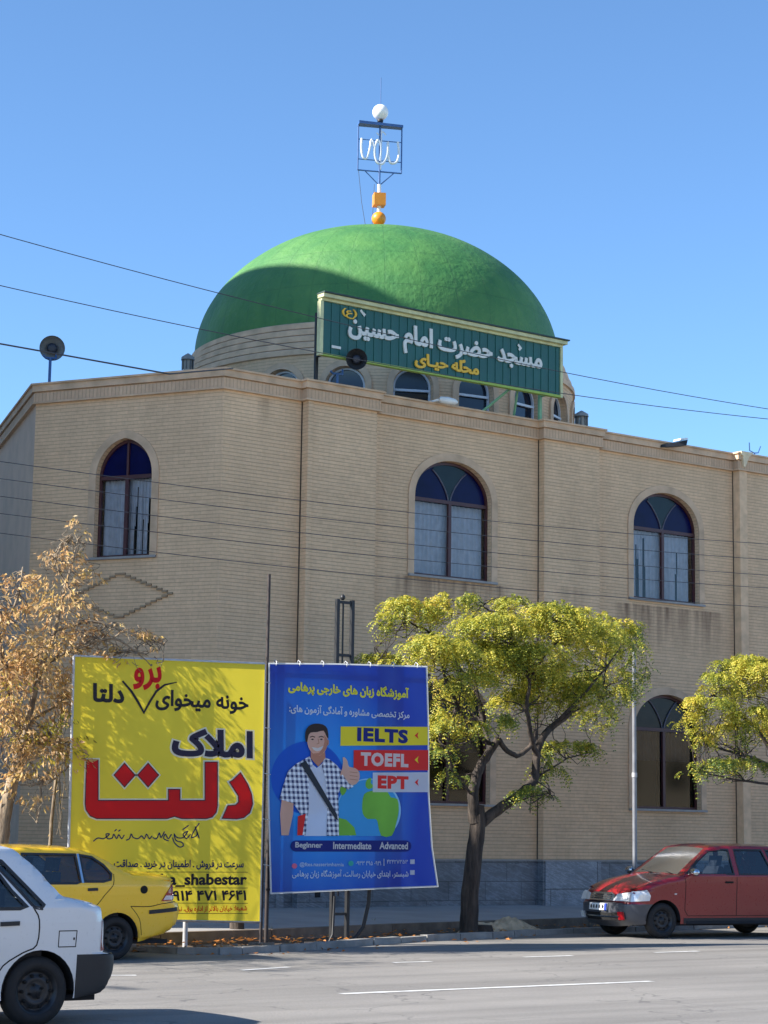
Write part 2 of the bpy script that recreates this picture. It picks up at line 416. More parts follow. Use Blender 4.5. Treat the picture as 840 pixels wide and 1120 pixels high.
M_BLUEG = mat('blue_stained_glass', lin(8, 12, 62), .25, var=.25, vs=3, spec=.15)
M_DKG = mat('dark_green_glass', lin(24, 36, 36), .2, var=.2, spec=.25)
M_CURT = mat('pale_curtain', lin(222, 220, 220), .9, var=.12, vs=8)
M_CURD = mat('dim_curtain', lin(92, 98, 112), .9, var=.2, vs=5)
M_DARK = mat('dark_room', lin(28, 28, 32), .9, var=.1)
M_GLASS = glassmat('window_glass', (.78, .82, .88, 1), .0, .05, .6)
M_GLASSD = glassmat('dusty_window_glass', (.34, .36, .42, 1), .0, .06, .6)
M_SILL = mat('stone_sill', lin(150, 146, 142), .6, var=.15)
M_WIRE = mat('black_cable', lin(58, 60, 66), .6, var=0)
M_BLK = mat('black_paint', lin(30, 30, 32), .5, var=.2)

mosque = thing('mosque', 'buff brick mosque with green dome and arched windows behind the billboards', 'mosque', (24, 36, 0))
class Fr:
    def __init__(s, p, q):
        s.p = p; s.d = (q-p).normalized(); s.n = Vector((s.d.y, -s.d.x)); s.L = (q-p).length
    def __call__(s, u, v, w): return (s.p.x+s.d.x*u+s.n.x*w, s.p.y+s.d.y*u+s.n.y*w, v)
FM = Fr(Vector((0, YF)), Vector((48, YF)))          # u = world x
FC = Fr(C1, C0)                                     # chamfer, u from left
FL = Fr(C2, C1)

def round_arch(cx, hw, z0, zs, rise):               # flattened pointed-round head
    right = [(cx+hw, z0), (cx+hw, zs)]
    a = [(cx+hw*math.cos(t), zs+rise*(math.sin(t)**.92)) for t in [math.pi*i/28 for i in range(1, 28)]]
    return right+a+[(cx-hw, zs), (cx-hw, z0)]
def ogive(cx, hw, z0, zs, rise):
    pts = [(cx+hw, z0), (cx+hw, zs)]; R = (hw*hw+rise*rise)/(2*hw); R = max(R, hw*1.02)
    amax = math.asin(min(1, rise/R)); n = 10
    cen = cx+hw-R
    arr = [(cen+R*math.cos(amax*i/n), zs+R*math.sin(amax*i/n)) for i in range(1, n+1)]
    arr[-1] = (cx, zs+rise)
    return pts+arr+[(2*cx-x, z) for x, z in arr[:-1][::-1]]+[(cx-hw, zs), (cx-hw, z0)]
def scale_arch(fn, g, *a):
    cx, hw, z0, zs, rise = a; return fn(cx, hw+g, z0, zs, rise+g)
WZ = (6.56, 8.08, .79); LZ = (2.20, 3.79, .79)
wins = [(24.6, .96), (30.35, .96), (36.1, .96)]
mb = MB()
holes = [round_arch(c, h, *q) for c, h in wins for q in (WZ, LZ)]
plate(mb, [(19.26, 1.14), (48, 1.14), (48, 9.58), (19.26, 9.58)], holes, .32, lambda u, v, w: FM(u, v, w-.32)); mb.build('wall', M_BR, mosque)
mb = MB(); CW = (2.0, .60, 6.58, 8.10, .70)
plate(mb, [(0, 1.14), (FC.L, 1.14), (FC.L, 9.58), (0, 9.58)], [ogive(*CW)], .32, lambda u, v, w: FC(u, v, w-.32)); mb.build('wall', M_BR, mosque)
mb = MB(); plate(mb, [(0, 0), (FL.L-.002, 0), (FL.L-.002, 9.58), (0, 9.58)], [], .3, lambda u, v, w: FL(u, v, w-.3)); mb.build('side_wall', M_COAT, mosque)
mb = MB(); mb.box(47.7, 48, YF+.33, 54, 0, 9.9); mb.box(23.6, 47.69, 53.7, 54, 0, 9.9); mb.build('rear_wall', M_BR, mosque)
# dado
def offpath(path, w):
    out = []; n = len(path)
    for i, p in enumerate(path):
        a = path[i-1] if i else None; b = path[i+1] if i < n-1 else None
        d1 = (p-a).normalized() if a is not None else None; d2_ = (b-p).normalized() if b is not None else None
        if d1 is None: d1 = d2_
        if d2_ is None: d2_ = d1
        n1 = Vector((d1.y, -d1.x)); n2 = Vector((d2_.y, -d2_.x)); m = (n1+n2).normalized()
        out.append(p+m*(w/max(.3, m.dot(n1))))
    return out
def strip(mb, path, w0, w1, z0, z1):
    A = offpath(path, w0); B = offpath(path, w1); n = len(path)
    vs = [(p.x, p.y, z) for z in (z0, z1) for L_ in (A, B) for p in L_]
    fs = []
    for i in range(n-1):
        a, b = i, n+i; fs += [(a, a+1, b+1, b)[::-1], (2*n+a, 2*n+a+1, 2*n+b+1, 2*n+b), (b, b+1, 2*n+b+1, 2*n+b), (a, a+1, 2*n+a+1, 2*n+a)[::-1]]
    fs += [(0, n, 3*n, 2*n), (n-1, 2*n-1, 4*n-1, 3*n-1)]
    mb.add(vs, fs)
path = [C2, C1, C0]
for a, b in SP: path += [Vector((a, YF)), Vector((a, YF-PO)), Vector((b, YF-PO)), Vector((b, YF))]
path.append(Vector((48, YF)))
mb = MB(); strip(mb, path[1:], -.30, .03, 0.0, 1.12); mb.build('dado', M_DADO, mosque)
mb = MB(); strip(mb, path[1:], -.30, .055, 1.12, 1.15); mb.build('dado_coping', M_SILL, mosque)
for a, b in SP[1:3]:
    mb = MB(); mb.box(a+.02, b-.02, YF-PO-.05, YF-PO-.032, .2, 1.118); mb.build('marble_panel', M_DADO2, mosque)
mb = MB(); mb.box(20.62, 20.78, YF-.05, YF-.031, .2, 1.118); mb.build('marble_panel', M_DADO2, mosque)
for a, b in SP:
    mb = MB()
    if a == 32.38: mb.box(a+.26, b, YF-PO, YF-.001, 1.152, 9.578)
    else: mb.box(a, b, YF-PO, YF-.001, 1.152, 9.578)
    mb.build('pilaster', M_BR, mosque)
    mb = MB(); mb.box(a-.028, a-.002, YF-.006, YF-.001, 1.152, 9.578); mb.build('edge_shade_strip', mat('edge_shade_brown', lin(84, 68, 54), .9), mosque)  # raised dark strip painting the shade line at each pilaster's left edge
mb = MB(); mb.box(32.38, 32.61, YF-PO-.03, YF-.001, 1.152, 9.578); mb.build('stone_strip', M_PALE, mosque)
mb = MB(); mb.box(21.0, 21.11, YF-PO-.03, YF-PO-.001, 1.152, 9.578); mb.build('stone_strip', M_BR, mosque)
# cornice : lip, soldier course, groove, fascia, coping
for nm, w, z0, z1, m in (('cornice_lip', .075, 9.58, 9.612, M_CO), ('soldier_course', .05, 9.612, 9.79, M_SO), ('cornice_groove', .02, 9.79, 9.812, M_CO),
                         ('cornice_fascia', .085, 9.812, 9.935, M_CO), ('coping', .12, 9.935, ZT, M_CO)):
    mb = MB(); strip(mb, path, -.32, w, z0, z1); mb.build(nm, m, mosque)
mb = MB(); rp = offpath([C2, C1, C0, Vector((48, YF))], -.33)
poly = [(p.x, p.y) for p in rp]+[(47.6, 53.6), (24, 53.6)]
plate(mb, poly, [], .12, lambda u, v, w: (u, v, 9.6+w)); mb.build('roof', mat('roof_felt', lin(120, 116, 110), .9), mosque)

def window(fr, fn, args, kind, seed):
    cx, hw, z0, zs, rise = args; R = random.Random(seed)
    win = thing('window', '', ''); del win['label']; del win['category']
    p = fr(cx, z0, 0); win.location = Vector(p)-wloc(mosque); win.parent = mosque
    bpy.context.view_layer.update()
    dep = -.17; t = .05
    out = fn(cx, hw-.004, z0+.004, zs, rise-.004); inn = fn(cx, hw-t, z0+t, zs-.02, rise-t+.01)
    mb = MB(); plate(mb, out, [inn], .06, lambda u, v, w: fr(u, v, dep+w))
    bx = lambda u0, u1, v0, v1, w0, w1: mb.prism([fr(u0, v0, w0), fr(u1, v0, w0), fr(u1, v0, w1), fr(u0, v0, w1)], [fr(u0, v1, w0), fr(u1, v1, w0), fr(u1, v1, w1), fr(u0, v1, w1)])
    tz = zs-.02 if kind != 'lower' else zs+.05
    bx(cx-.035, cx+.035, z0+.04, tz, dep+.005, dep+.07)
    bx(cx-hw+.03, cx+hw-.03, tz-.03, tz+.04, dep+.004, dep+.068)
    if kind == 'ogive': bx(cx-.022, cx+.022, tz+.03, zs+rise-.05, dep+.005, dep+.06)
    mb.build('frame', M_FRAME, win)
    if kind != 'ogive':                 # tracery of two curved bars
        mb = MB()
        for s in (-1, 1):
            pts = [(cx+s*.02, tz+.03), (cx+s*.06, tz+.16), (cx+s*.15, tz+.33), (cx+s*.30, tz+.52), (cx+s*.42, tz+.62)]
            pts = smooth2(pts, 4); mb.tube([fr(a, b, dep+.035) for a, b in pts], .016, 6)
        mb.build('tracery', mat('tracery_grey', lin(88, 84, 96), .5), win)
    # head glass
    head = [(cx+hw-.04, tz+.03)]+[q for q in fn(cx, hw-.03, z0, zs, rise-.03) if q[1] > tz+.05]+[(cx-hw+.04, tz+.03)]
    mb = MB(); plate(mb, head, [], .01, lambda u, v, w: fr(u, v, dep+.01+w)); mb.build('stained_glass', M_BLUEG if kind != 'lower' else M_DKG, win)
    if kind == 'round':
        v = smooth2([(cx-.02, tz+.04), (cx-.06, tz+.16), (cx-.15, tz+.33), (cx-.30, tz+.52), (cx-.40, tz+.60)], 3)
        top = [q for q in fn(cx, hw-.06, z0, zs, rise-.06) if abs(q[0]-cx) < .40 and q[1] > tz+.5]
        poly = v[::-1]+[(2*cx-a, b) for a, b in v]+top
        mb = MB(); plate(mb, poly, [], .008, lambda u, v, w: fr(u, v, dep+.022+w)); mb.build('centre_glass', M_DKG, win)
    mb = MB(); mb.add([fr(cx-hw+.03, z0+.03, dep+.02), fr(cx+hw-.03, z0+.03, dep+.02), fr(cx+hw-.03, tz, dep+.02), fr(cx-hw+.03, tz, dep+.02)], [(0, 1, 2, 3)])
    mb.build('glass_pane', M_GLASS if kind != 'lower' else M_GLASSD, win, fix=False)
    # curtains : pleated cloth with gaps
    if kind != 'lower' or True:
        mb = MB(); n = 90; vs = []; zt = tz-.02; zb = z0+.05 if kind != 'lower' else z0+1.0
        ph = R.random()*6
        for i in range(n+1):
            u = cx-hw+.04+(2*hw-.08)*i/n; dd = .03*math.sin(i*1.15+ph+.8*math.sin(i*.31))+.012*math.sin(i*2.7)
            vs += [fr(u, zb, dep-.10+dd), fr(u, zt, dep-.10+dd*.6)]
        fs = []
        gaps = {'open': [(12, 17), (24, 26), (56, 57), (70, 73)], 'ogive': [(54, 58), (66, 68), (76, 79)], 'round': [], 'lower': []}[kind if kind != 'round' or not (cx > 28) else 'open']
        full = []
        for i in range(n):
            if any(a <= i <= b for a, b in gaps): full.append(i); continue
            fs.append((2*i, 2*i+2, 2*i+3, 2*i+1))
        for i in full:                   # opening tapers to the top
            k = len(vs); g0 = [a for a, b in gaps if a <= i <= b][0]; g1 = [b for a, b in gaps if a <= i <= b][0]
            f = .25+.65*(1-abs((i+.5)-(g0+g1+1)/2)/((g1-g0+1)/2+.01))
            pl, pr = Vector(vs[2*i]), Vector(vs[2*i+2]); tl, tr = Vector(vs[2*i+1]), Vector(vs[2*i+3])
            vs += [pl.lerp(tl, f), pr.lerp(tr, f)]; fs.append((k, k+1, 2*i+3, 2*i+1))
        mb.add(vs, fs, True); mb.build('curtain', M_CURT if kind != 'lower' else M_CURD, win, fix=False)
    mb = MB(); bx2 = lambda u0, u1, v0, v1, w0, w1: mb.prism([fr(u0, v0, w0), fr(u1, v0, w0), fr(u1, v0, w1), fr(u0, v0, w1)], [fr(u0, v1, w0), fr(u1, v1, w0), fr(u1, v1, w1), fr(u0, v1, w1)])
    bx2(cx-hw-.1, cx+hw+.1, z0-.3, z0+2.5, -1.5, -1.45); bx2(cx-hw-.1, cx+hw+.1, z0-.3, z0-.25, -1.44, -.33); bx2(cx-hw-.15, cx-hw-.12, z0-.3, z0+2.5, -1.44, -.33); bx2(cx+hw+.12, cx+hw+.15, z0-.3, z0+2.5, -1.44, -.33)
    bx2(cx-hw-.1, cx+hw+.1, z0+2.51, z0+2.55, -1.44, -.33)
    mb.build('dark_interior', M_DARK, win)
    mb = MB(); mb.prism([fr(cx-hw-.14, z0-.045, -.16), fr(cx+hw+.14, z0-.045, -.16), fr(cx+hw+.14, z0-.045, .06), fr(cx-hw-.14, z0-.045, .06)],
                        [fr(cx-hw-.14, z0-.002, -.16), fr(cx+hw+.14, z0-.002, -.16), fr(cx+hw+.14, z0-.002, .06), fr(cx-hw-.14, z0-.002, .06)])
    mb.build('sill', M_SILL, win)
    # brick surround, a flat ring with a fine shadow line
    o = fn(cx, hw+.15, z0-.0, zs, rise+.15); i_ = fn(cx, hw+.001, z0, zs, rise+.001)
    mb = MB(); ring = o+[(q[0], q[1]) for q in i_[::-1]]
    plate(mb, ring, [], .025, lambda u, v, w: fr(u, v, w+.001)); mb.build('brick_surround', M_CO if kind != 'lower' else M_CO, win)
k = 0
for c, h in wins[:2]+wins[2:]:
    window(FM, round_arch, (c, h)+WZ, 'round', k); window(FM, round_arch, (c, h)+LZ, 'lower', k+5); k += 1
window(FC, ogive, CW, 'ogive', 9)
# stepped diamond of projecting bricks on the chamfer
mb = MB()
for s in (-1, 1):
    for k in range(-9, 10):
        z = 5.86+k*.044; u = 2.0+s*(1.06-abs(k)*.112)
        mb.prism([FC(u-.055, z-.018, 0.001), FC(u+.055, z-.018, 0.001), FC(u+.055, z-.018, .04), FC(u-.055, z-.018, .04)], [FC(u-.055, z+.018, .001), FC(u+.055, z+.018, .001), FC(u+.055, z+.018, .04), FC(u-.055, z+.018, .04)])
mb.build('brick_diamond', mat('dark_brick', lin(158, 134, 106), .9), mosque)
mb = MB(); mb.box(21.35, 21.47, YF-PO-.036, YF-PO-.0325, .45, .57); mb.build('vent_hole', M_DARK, mosque)

# dome and drum
DC = Vector((27.51, 38.11)); DR = 4.24; DZ = 12.42; DH = 3.16
m, N, L, b = nodes_of('dome_green'); pos, (x, y, z) = geo_xyz(N, L)
n1 = noise(N, L, pos, .9, 6); n2 = noise(N, L, pos, 7, 5); n3 = noise(N, L, comb(N, L, mth(N, L, 'MULTIPLY', x, 2.5), mth(N, L, 'MULTIPLY', y, 2.5), mth(N, L, 'MULTIPLY', z, .6)), 1.2, 5)
c = mixc(N, L, ramp(N, L, n1, .3, .7), lin(52, 110, 56), lin(84, 132, 66)); c = mixc(N, L, ramp(N, L, n3, .45, .75, 0, .4), c, lin(36, 92, 54))
c = mixc(N, L, ramp(N, L, n2, .6, .8, 0, .35), c, lin(104, 148, 88)); L.new(c, b.inputs['Base Color']); b.inputs['Roughness'].default_value = .62
# paint laid over lapped sheets: radial and ring joints
ang = mth(N, L, 'ARCTAN2', mth(N, L, 'SUBTRACT', y, 38.11), mth(N, L, 'SUBTRACT', x, 27.51)); ja = mth(N, L, 'LESS_THAN', mth(N, L, 'FRACT', mth(N, L, 'MULTIPLY', ang, 32/6.2832)), .035)
jz = mth(N, L, 'LESS_THAN', mth(N, L, 'FRACT', mth(N, L, 'MULTIPLY', mth(N, L, 'SUBTRACT', z, 12.42), 1.15)), .03); jj = mth(N, L, 'MAXIMUM', ja, jz)
c = mixc(N, L, mth(N, L, 'MULTIPLY', jj, ramp(N, L, n2, .35, .65, .05, .28)), c, lin(30, 80, 48)); L.new(c, b.inputs['Base Color'])
bp = N.new('ShaderNodeBump'); bp.inputs['Strength'].default_value = .8; bp.inputs['Distance'].default_value = .06
L.new(mth(N, L, 'SUBTRACT', mth(N, L, 'ADD', n1, mth(N, L, 'MULTIPLY', n2, .5)), mth(N, L, 'MULTIPLY', jj, .2)), bp.inputs['Height']); L.new(bp.outputs[0], b.inputs['Normal'])
mb = MB(); nU, nV = 128, 40; vs = []; fs = []
for j in range(nV+1):
    a = math.pi/2*j/nV
    for i in range(nU):
        t = 2*math.pi*i/nU; r = DR*math.cos(a)**.96 if j < nV else .001; wob = 1+.0022*math.sin(5*t+3*a)+.0015*math.sin(11*t-2)
        vs.append((DC.x+r*math.cos(t)*wob, DC.y+r*math.sin(t)*wob, DZ+DH*math.sin(a)))
for j in range(nV):
    for i in range(nU): fs.append((j*nU+i, j*nU+(i+1) % nU, (j+1)*nU+(i+1) % nU, (j+1)*nU+i))
mb.add(vs, fs, True); dome = mb.build('dome', m, mosque)
prof = []; z = DZ+.01; r = DR+.03
for k in range(5):
    prof += [(z, r), (z-.035, r+.07), (z-.145, r+.075), (z-.15, r+.035)]; z -= .16; r += .07
prof.append((z, r-.05)); ZW = z; RW = r-.05
mb = MB(); mb.lathe((DC.x, DC.y, 0), (0, 0, 1), prof, 128, False); o = mb.build('drum_rings', M_CO, mosque)
# drum wall with arched windows (built flat and bent round the drum)
NW = 20; seg = 2*math.pi*RW/NW; phi0 = math.atan2(-DC.y, -DC.x)
cols = MB()
def bend(u, v, w):
    t = phi0+rad(9.8)+u/RW; rr = RW+w; return (DC.x+rr*math.cos(t), DC.y+rr*math.sin(t), v)
mbw = MB()
for k in range(NW):
    u0 = (k-.5)*seg; cx = k*seg
    out = [(u0+seg*i/8, 9.6) for i in range(9)]+[(u0+seg-seg*i/8, ZW) for i in range(9)]
    plate(mbw, out, [round_arch(cx, .42, 10.2, 10.93, .42)], .22, lambda u, v, w: bend(u, v, w-.22))
drum = mbw.build('drum', M_BR, mosque)
for k in range(-5, 6):
    cx = k*seg; w_ = thing('drum_window', '', ''); del w_['label']; del w_['category']; w_.location = Vector(bend(cx, 10.2, -.1))-wloc(mosque); w_.parent = mosque
    mb = MB(); A = round_arch(cx, .415, 10.2, 10.93, .415); B = round_arch(cx, .375, 10.24, 10.93, .375)
    plate(mb, A, [B], .05, lambda u, v, w: bend(u, v, w-.16))
    for zz in (10.86,): mb.prism([bend(cx-.4, zz, -.15), bend(cx+.4, zz, -.15), bend(cx+.4, zz, -.09), bend(cx-.4, zz, -.09)], [bend(cx-.4, zz+.05, -.15), bend(cx+.4, zz+.05, -.15), bend(cx+.4, zz+.05, -.09), bend(cx-.4, zz+.05, -.09)])
    mb.build('frame', mat('white_frame', lin(205, 210, 216), .5, var=.05), w_)
    mb = MB(); plate(mb, round_arch(cx, .41, 10.2, 10.93, .41), [], .01, lambda u, v, w: bend(u, v, w-.18)); mb.build('pane', mat('drum_glass', lin(18, 30, 48), .08, var=.1), w_)
    mb = MB(); o_ = round_arch(cx, .56, 10.0, 10.93, .56); plate(mb, o_+round_arch(cx, .43, 10.0, 10.93, .43)[::-1], [], .05, lambda u, v, w: bend(u, v, w+.001)); mb.build('arch_hood', M_CO, w_)

# finial
FB = Vector((DC.x, DC.y, DZ+DH-.02))
fin = thing('dome_finial', 'finial mast with orange ball, blue emblem frame and white globe on the dome top', 'finial', FB)
M_OR = mat('orange_paint', lin(226, 140, 36), .4, var=.1); M_WH = mat('white_paint', lin(226, 226, 222), .4, var=.05); M_BL = mat('blue_frame_paint', lin(58, 96, 150), .5, var=.1)
fx, fy, fz = FB; pxm = 2250/47.
def mz(py): return FB.z+(247-py)/40.6
mb = MB(); mb.lathe((fx, fy, mz(246)), (0, 0, 1), [(0, .17), (.06, .2), (.12, .19), (.17, .11)], 20); mb.lathe((fx, fy, mz(237)), (0, 0, 1), [(.0+.17*(1-math.cos(a)), .17*math.sin(a)+.001) for a in [math.pi*i/12 for i in range(13)]], 20)
mb.build('orange_ball', M_OR, fin)
mb = MB(); rr = .145; an0 = rad(20)
sq = [(fx+rr*1.35*math.cos(an0+math.pi/2*i), fy+rr*1.35*math.sin(an0+math.pi/2*i)) for i in range(4)]
mb.prism([(a, b, mz(217.5)) for a, b in sq], [(a, b, mz(205.5)) for a, b in sq]); mb.build('orange_block', M_OR, fin)
mb = MB(); mb.tube([(fx, fy, mz(230)), (fx, fy, mz(196))], .045, 10); mb.build('lower_mast', M_WH, fin)
mb = MB(); mb.tube([(fx, fy, mz(196)), (fx, fy, mz(129))], .025, 8); mb.tube([(fx, fy, mz(116)), (fx, fy, mz(88))], .01, 6); mb.build('rod', M_BL, fin)
mb = MB(); Rg = .19; mb.lathe((fx, fy, mz(131)), (0, 0, 1), [(Rg*(1-math.cos(a)), Rg*math.sin(a)+.001) for a in [math.pi*i/16 for i in range(17)]], 28); mb.build('globe_lamp', mat('white_globe', lin(238, 236, 232), .35, var=.03), fin)
mb = MB(); mb.lathe((fx, fy, mz(134)), (0, 0, 1), [(0, .03), (.02, .07), (.07, .075), (.08, .04)], 16); mb.build('lamp_holder', M_BLK, fin)
fd = Vector((math.cos(rad(0)), math.sin(rad(0)), 0)); fd = Vector((.92, -.39, 0)).normalized(); fd = Vector((math.cos(rad(-24)), math.sin(rad(-24)), 0))
E3 = lambda u, v, w=0: Vector((fx, fy, 0))+fd*u+Vector((0, 0, v))+Vector((fd.y, -fd.x, 0))*w
mb = MB(); hw = .53; za, zb_ = mz(183), mz(138)
for p, q, r in ((E3(-hw, za), E3(-hw, zb_), .018), (E3(hw, za), E3(hw, zb_), .018), (E3(-hw, za), E3(hw, za), .018), (E3(-hw, mz(172)), E3(hw, mz(172)), .011), (E3(-hw, mz(152)), E3(hw, mz(152)), .011),
                (E3(-.36, za), E3(0, mz(197)), .013), (E3(.36, za), E3(0, mz(197)), .013)): mb.tube([p, q], r, 6)
mb.build('emblem_frame', M_BL, fin)
mb = MB(); mb.prism([E3(-hw-.01, zb_-.0, -.1), E3(hw+.01, zb_, -.1), E3(hw+.01, zb_, .1), E3(-hw-.01, zb_, .15)], [E3(-hw-.01, zb_+.06, -.1), E3(hw+.01, zb_+.06, -.1), E3(hw+.01, zb_+.06, .1), E3(-hw-.01, zb_+.07, .15)])
mb.build('frame_hood', M_BL, fin)
# calligraphic emblem of looping white strokes
mb = MB()
def cal(pts, r): mb.tube([E3(a*1.03, mz(160)+b*1.3) for a, b in smooth2(pts, 4)], r*1.05, 6)
S_ = 1.35
cal([(.42, .16), (.45, -.05), (.40, -.22), (.26, -.25), (.2, -.1), (.19, .14)], .03)
cal([(.19, .14), (.17, -.12), (.06, -.28), (-.08, -.24), (-.13, -.02), (-.04, .17), (.02, .0), (.0, -.24)], .032)
cal([(-.13, .02), (-.2, .16), (-.24, -.02), (-.31, -.2), (-.40, -.18), (-.44, .0), (-.43, .17)], .03)
cal([(0.02, .36), (.03, .1), (.02, -.4)], .022); cal([(-.08, .3), (0, .25), (.06, .33), (.14, .27)], .016)
mb.build('calligraphy_emblem', mat('white_neon_tube', lin(226, 230, 236), .35, var=0), fin)
mb = MB(); mb.tube([E3(-hw+.02, za), E3(-.42, mz(215)), E3(-.27, mz(249))], .006, 5); mb.tube([E3(-.12, mz(196)), E3(-.17, mz(247))], .006, 5); mb.build('cable', M_WIRE, fin)

# ------------------------------------------------------------------ rooftop sign
YS = 30.9
sg = thing('rooftop_sign', 'long dark green sign with white raised lettering standing on the mosque parapet', 'sign', (23.9, YS, 9.97))
M_GR = mat('dark_green_sheet', lin(22, 84, 76), .4, var=.15, vs=1.5); M_CRM = mat('cream_sign_edge', lin(196, 196, 150), .6, var=.15); M_LG = mat('light_green_post', lin(120, 170, 130), .5, var=.1)
mb = MB(); n = 118
for i in range(n):                        # corrugated sheet
    a = 21.03+5.84*i/n; wv = .012 if i % 4 < 2 else 0; mb.box(a, a+5.84/n-.0005, YS-.02-wv, YS+.02, 10.43, 11.42)
mb.build('panel', M_GR, sg)
mb = MB(); mb.box(20.98, 26.92, YS-.07, YS+.05, 11.42, 11.47); mb.box(20.96, 26.97, YS-.16, YS+.05, 11.472, 11.54); mb.box(20.96, 21.03, YS-.06, YS+.05, 10.38, 11.418); mb.box(26.87, 26.93, YS-.06, YS+.05, 10.38, 11.418)
mb.build('frame', M_CRM, sg)
mb = MB(); mb.box(21.031, 26.869, YS-.06, YS+.05, 10.38, 10.425); mb.build('bottom_rail', mat('lime_rail', lin(150, 176, 70), .5, var=.1), sg)
mb = MB(); mb.box(20.95, 27.0, YS-.2, YS+.06, 11.545, 11.57); mb.build('hood', mat('dark_hood', lin(46, 66, 62), .6), sg)
SG = lambda u, v, w: (u, YS-.034-w, v)
M_SW = mat('white_letter', lin(214, 214, 206), .5, var=.08); M_SY = mat('yellow_letter', lin(226, 178, 48), .5, var=.05)
X = lambda px: onY(px, 395, YS).x
mb = MB(); text(mb, 'مسجد حضرت امام حسین', X(378.5), X(591), 10.70, 11.28, SG, .03, .035); mb.build('lettering', M_SW, sg)
mb = MB(); ribbon(mb, [(X(565), 11.31), (X(568), 11.25), (X(566), 11.2)], .05, lambda u, v, w: SG(u, v, .01)); mb.build('accent_mark', M_SW, sg)
mb = MB(); ribbon(mb, [(X(392), 11.38), (X(396), 11.30), (X(397), 11.33)], .05, lambda u, v, w: SG(u, v, .01)); mb.build('accent_mark', M_SW, sg)
mb = MB(); text(mb, 'محلّه حیـای', X(452), X(522), 10.46, 10.79, SG, .03, .035); mb.build('yellow_lettering', M_SY, sg)
mb = MB(); text(mb, ')ع(', X(371.5), X(388), 11.17, 11.36, SG, .02, .02); mb.build('yellow_lettering', M_SY, sg)
mb = MB(); mb.box(X(361), X(371), YS-.05, YS-.036, 10.55, 10.60); mb.build('maker_plate', M_SW, sg)
for xa in (21.2, 26.72):
    mb = MB(); mb.box(xa-.03, xa+.03, YS+.38, YS+.44, 9.972, 11.3); mb.box(xa-.029, xa+.029, YS+.051, YS+.379, 10.44, 10.50); mb.build('post', M_LG if xa > 22 else M_BLK, sg)
for xa, xb in ((25.9, 25.35), (25.9, 26.2)):
    mb = MB(); mb.tube([(xa, YS+.1, 10.6), (xb, YS+.62, 9.97)], .028, 6); mb.build('brace', M_LG, sg)

# ------------------------------------------------------------------ things on the roof
def horn(name, label, base, c, aim, R, mast_w=.03, dark=False):
    t = thing(name, label, 'loudspeaker', base); a = Vector(aim).normalized()
    mb = MB(); mb.tube([base, (base[0], base[1], c[2]-R*.8)], mast_w, 8); mb.tube([(base[0]-.16, base[1], c[2]-R*.65), (base[0]-.1, base[1], c[2]-R*.85), (base[0]+.12, base[1], c[2]-R*.78), (base[0]+.13, base[1]+.02, c[2]-R*.3)], .022, 6); mb.build('mast', M_BL if 'left' in label or 'corner' in label else M_BLK, t)
    mb = MB(); mb.lathe(Vector(c)-a*.0, a, [(-.28, .05), (-.2, .07), (-.12, R*.42), (-.04, R*.72), (.03, R), (.035, R), (.02, R*.97), (-.05, R*.68), (-.12, R*.35), (-.16, .04)], 28); mb.build('horn', mat('black_horn', lin(52, 52, 54), .5, var=.1) if dark else mat('grey_horn', lin(120, 120, 118), .55, var=.1), t)
    mb = MB(); mb.lathe(Vector(c), a, [(-.16, .001), (-.16, .04), (-.03, R*.36), (-.01, R*.42), (.0, R*.2), (.0, .001)], 20); mb.lathe(Vector(c), a, [(-.5, .001), (-.5, .1), (-.28, .1), (-.27, .001)], 16); mb.build('driver', mat('dark_driver', lin(40, 44, 56), .5), t)
    return t
p = onY(57, 381, 35.7)
horn('horn_loudspeaker', 'grey round horn loudspeaker on a thin mast at the left roof corner', (p.x-.03, 35.7, 9.6), (p.x, 35.7, p.z), (-.42, -1, -.12), .25)
p = onY(380, 396, 30.95)
horn('horn_loudspeaker', 'dark horn loudspeaker in front of the left end of the green sign', (p.x+.02, 31.3, 9.9), (p.x, 30.65, p.z), (-.75, -1, -.2), .2, .022, True)
def vent(px, py, Y, label, r):
    p = onY(px, py, Y); t = thing('roof_vent', label, 'vent', (p.x, Y, 9.7))
    mb = MB(); mb.lathe((p.x, Y, 9.7), (0, 0, 1), [(0, r*.62), (p.z-9.7, r*.62)], 18); mb.build('stack', mat('galvanised', lin(170, 164, 154), .6, .1), t)
    mb = MB(); mb.lathe((p.x, Y, p.z), (0, 0, 1), [(0, r), (.06, r*.95), (.14, .02)], 18); mb.build('cowl', mat('galvanised_cowl', lin(140, 138, 134), .6, .1), t)
    mb = MB()
    for k in range(8):
        a = k*math.pi/4; mb.box(p.x+r*.8*math.cos(a)-.012, p.x+r*.8*math.cos(a)+.012, Y+r*.8*math.sin(a)-.012, Y+r*.8*math.sin(a)+.012, p.z-.2, p.z+.01)
    mb.build('louvre', mat('louvre_grey', lin(104, 102, 98), .6), t)
vent(205.5, 394, 35.5, 'round louvred roof vent at the left foot of the dome', .14)
vent(636, 456, 33.5, 'squat metal roof vent at the right foot of the dome', .16)
p = onY(741, 484, 31.15); t = thing('floodlight', 'black floodlight lying along the parapet edge on the right', 'floodlight', (p.x, 31.25, 9.97))
mb = MB(); mb.prism([(p.x-.32, 31.3, p.z-.12), (p.x+.12, 31.0, p.z-.07), (p.x+.12, 31.25, p.z-.07), (p.x-.32, 31.4, p.z-.12)], [(p.x-.3, 31.3, p.z-.06), (p.x+.16, 31.0, p.z+.06), (p.x+.16, 31.25, p.z+.06), (p.x-.3, 31.4, p.z-.05)]); mb.build('body', M_BLK, t)
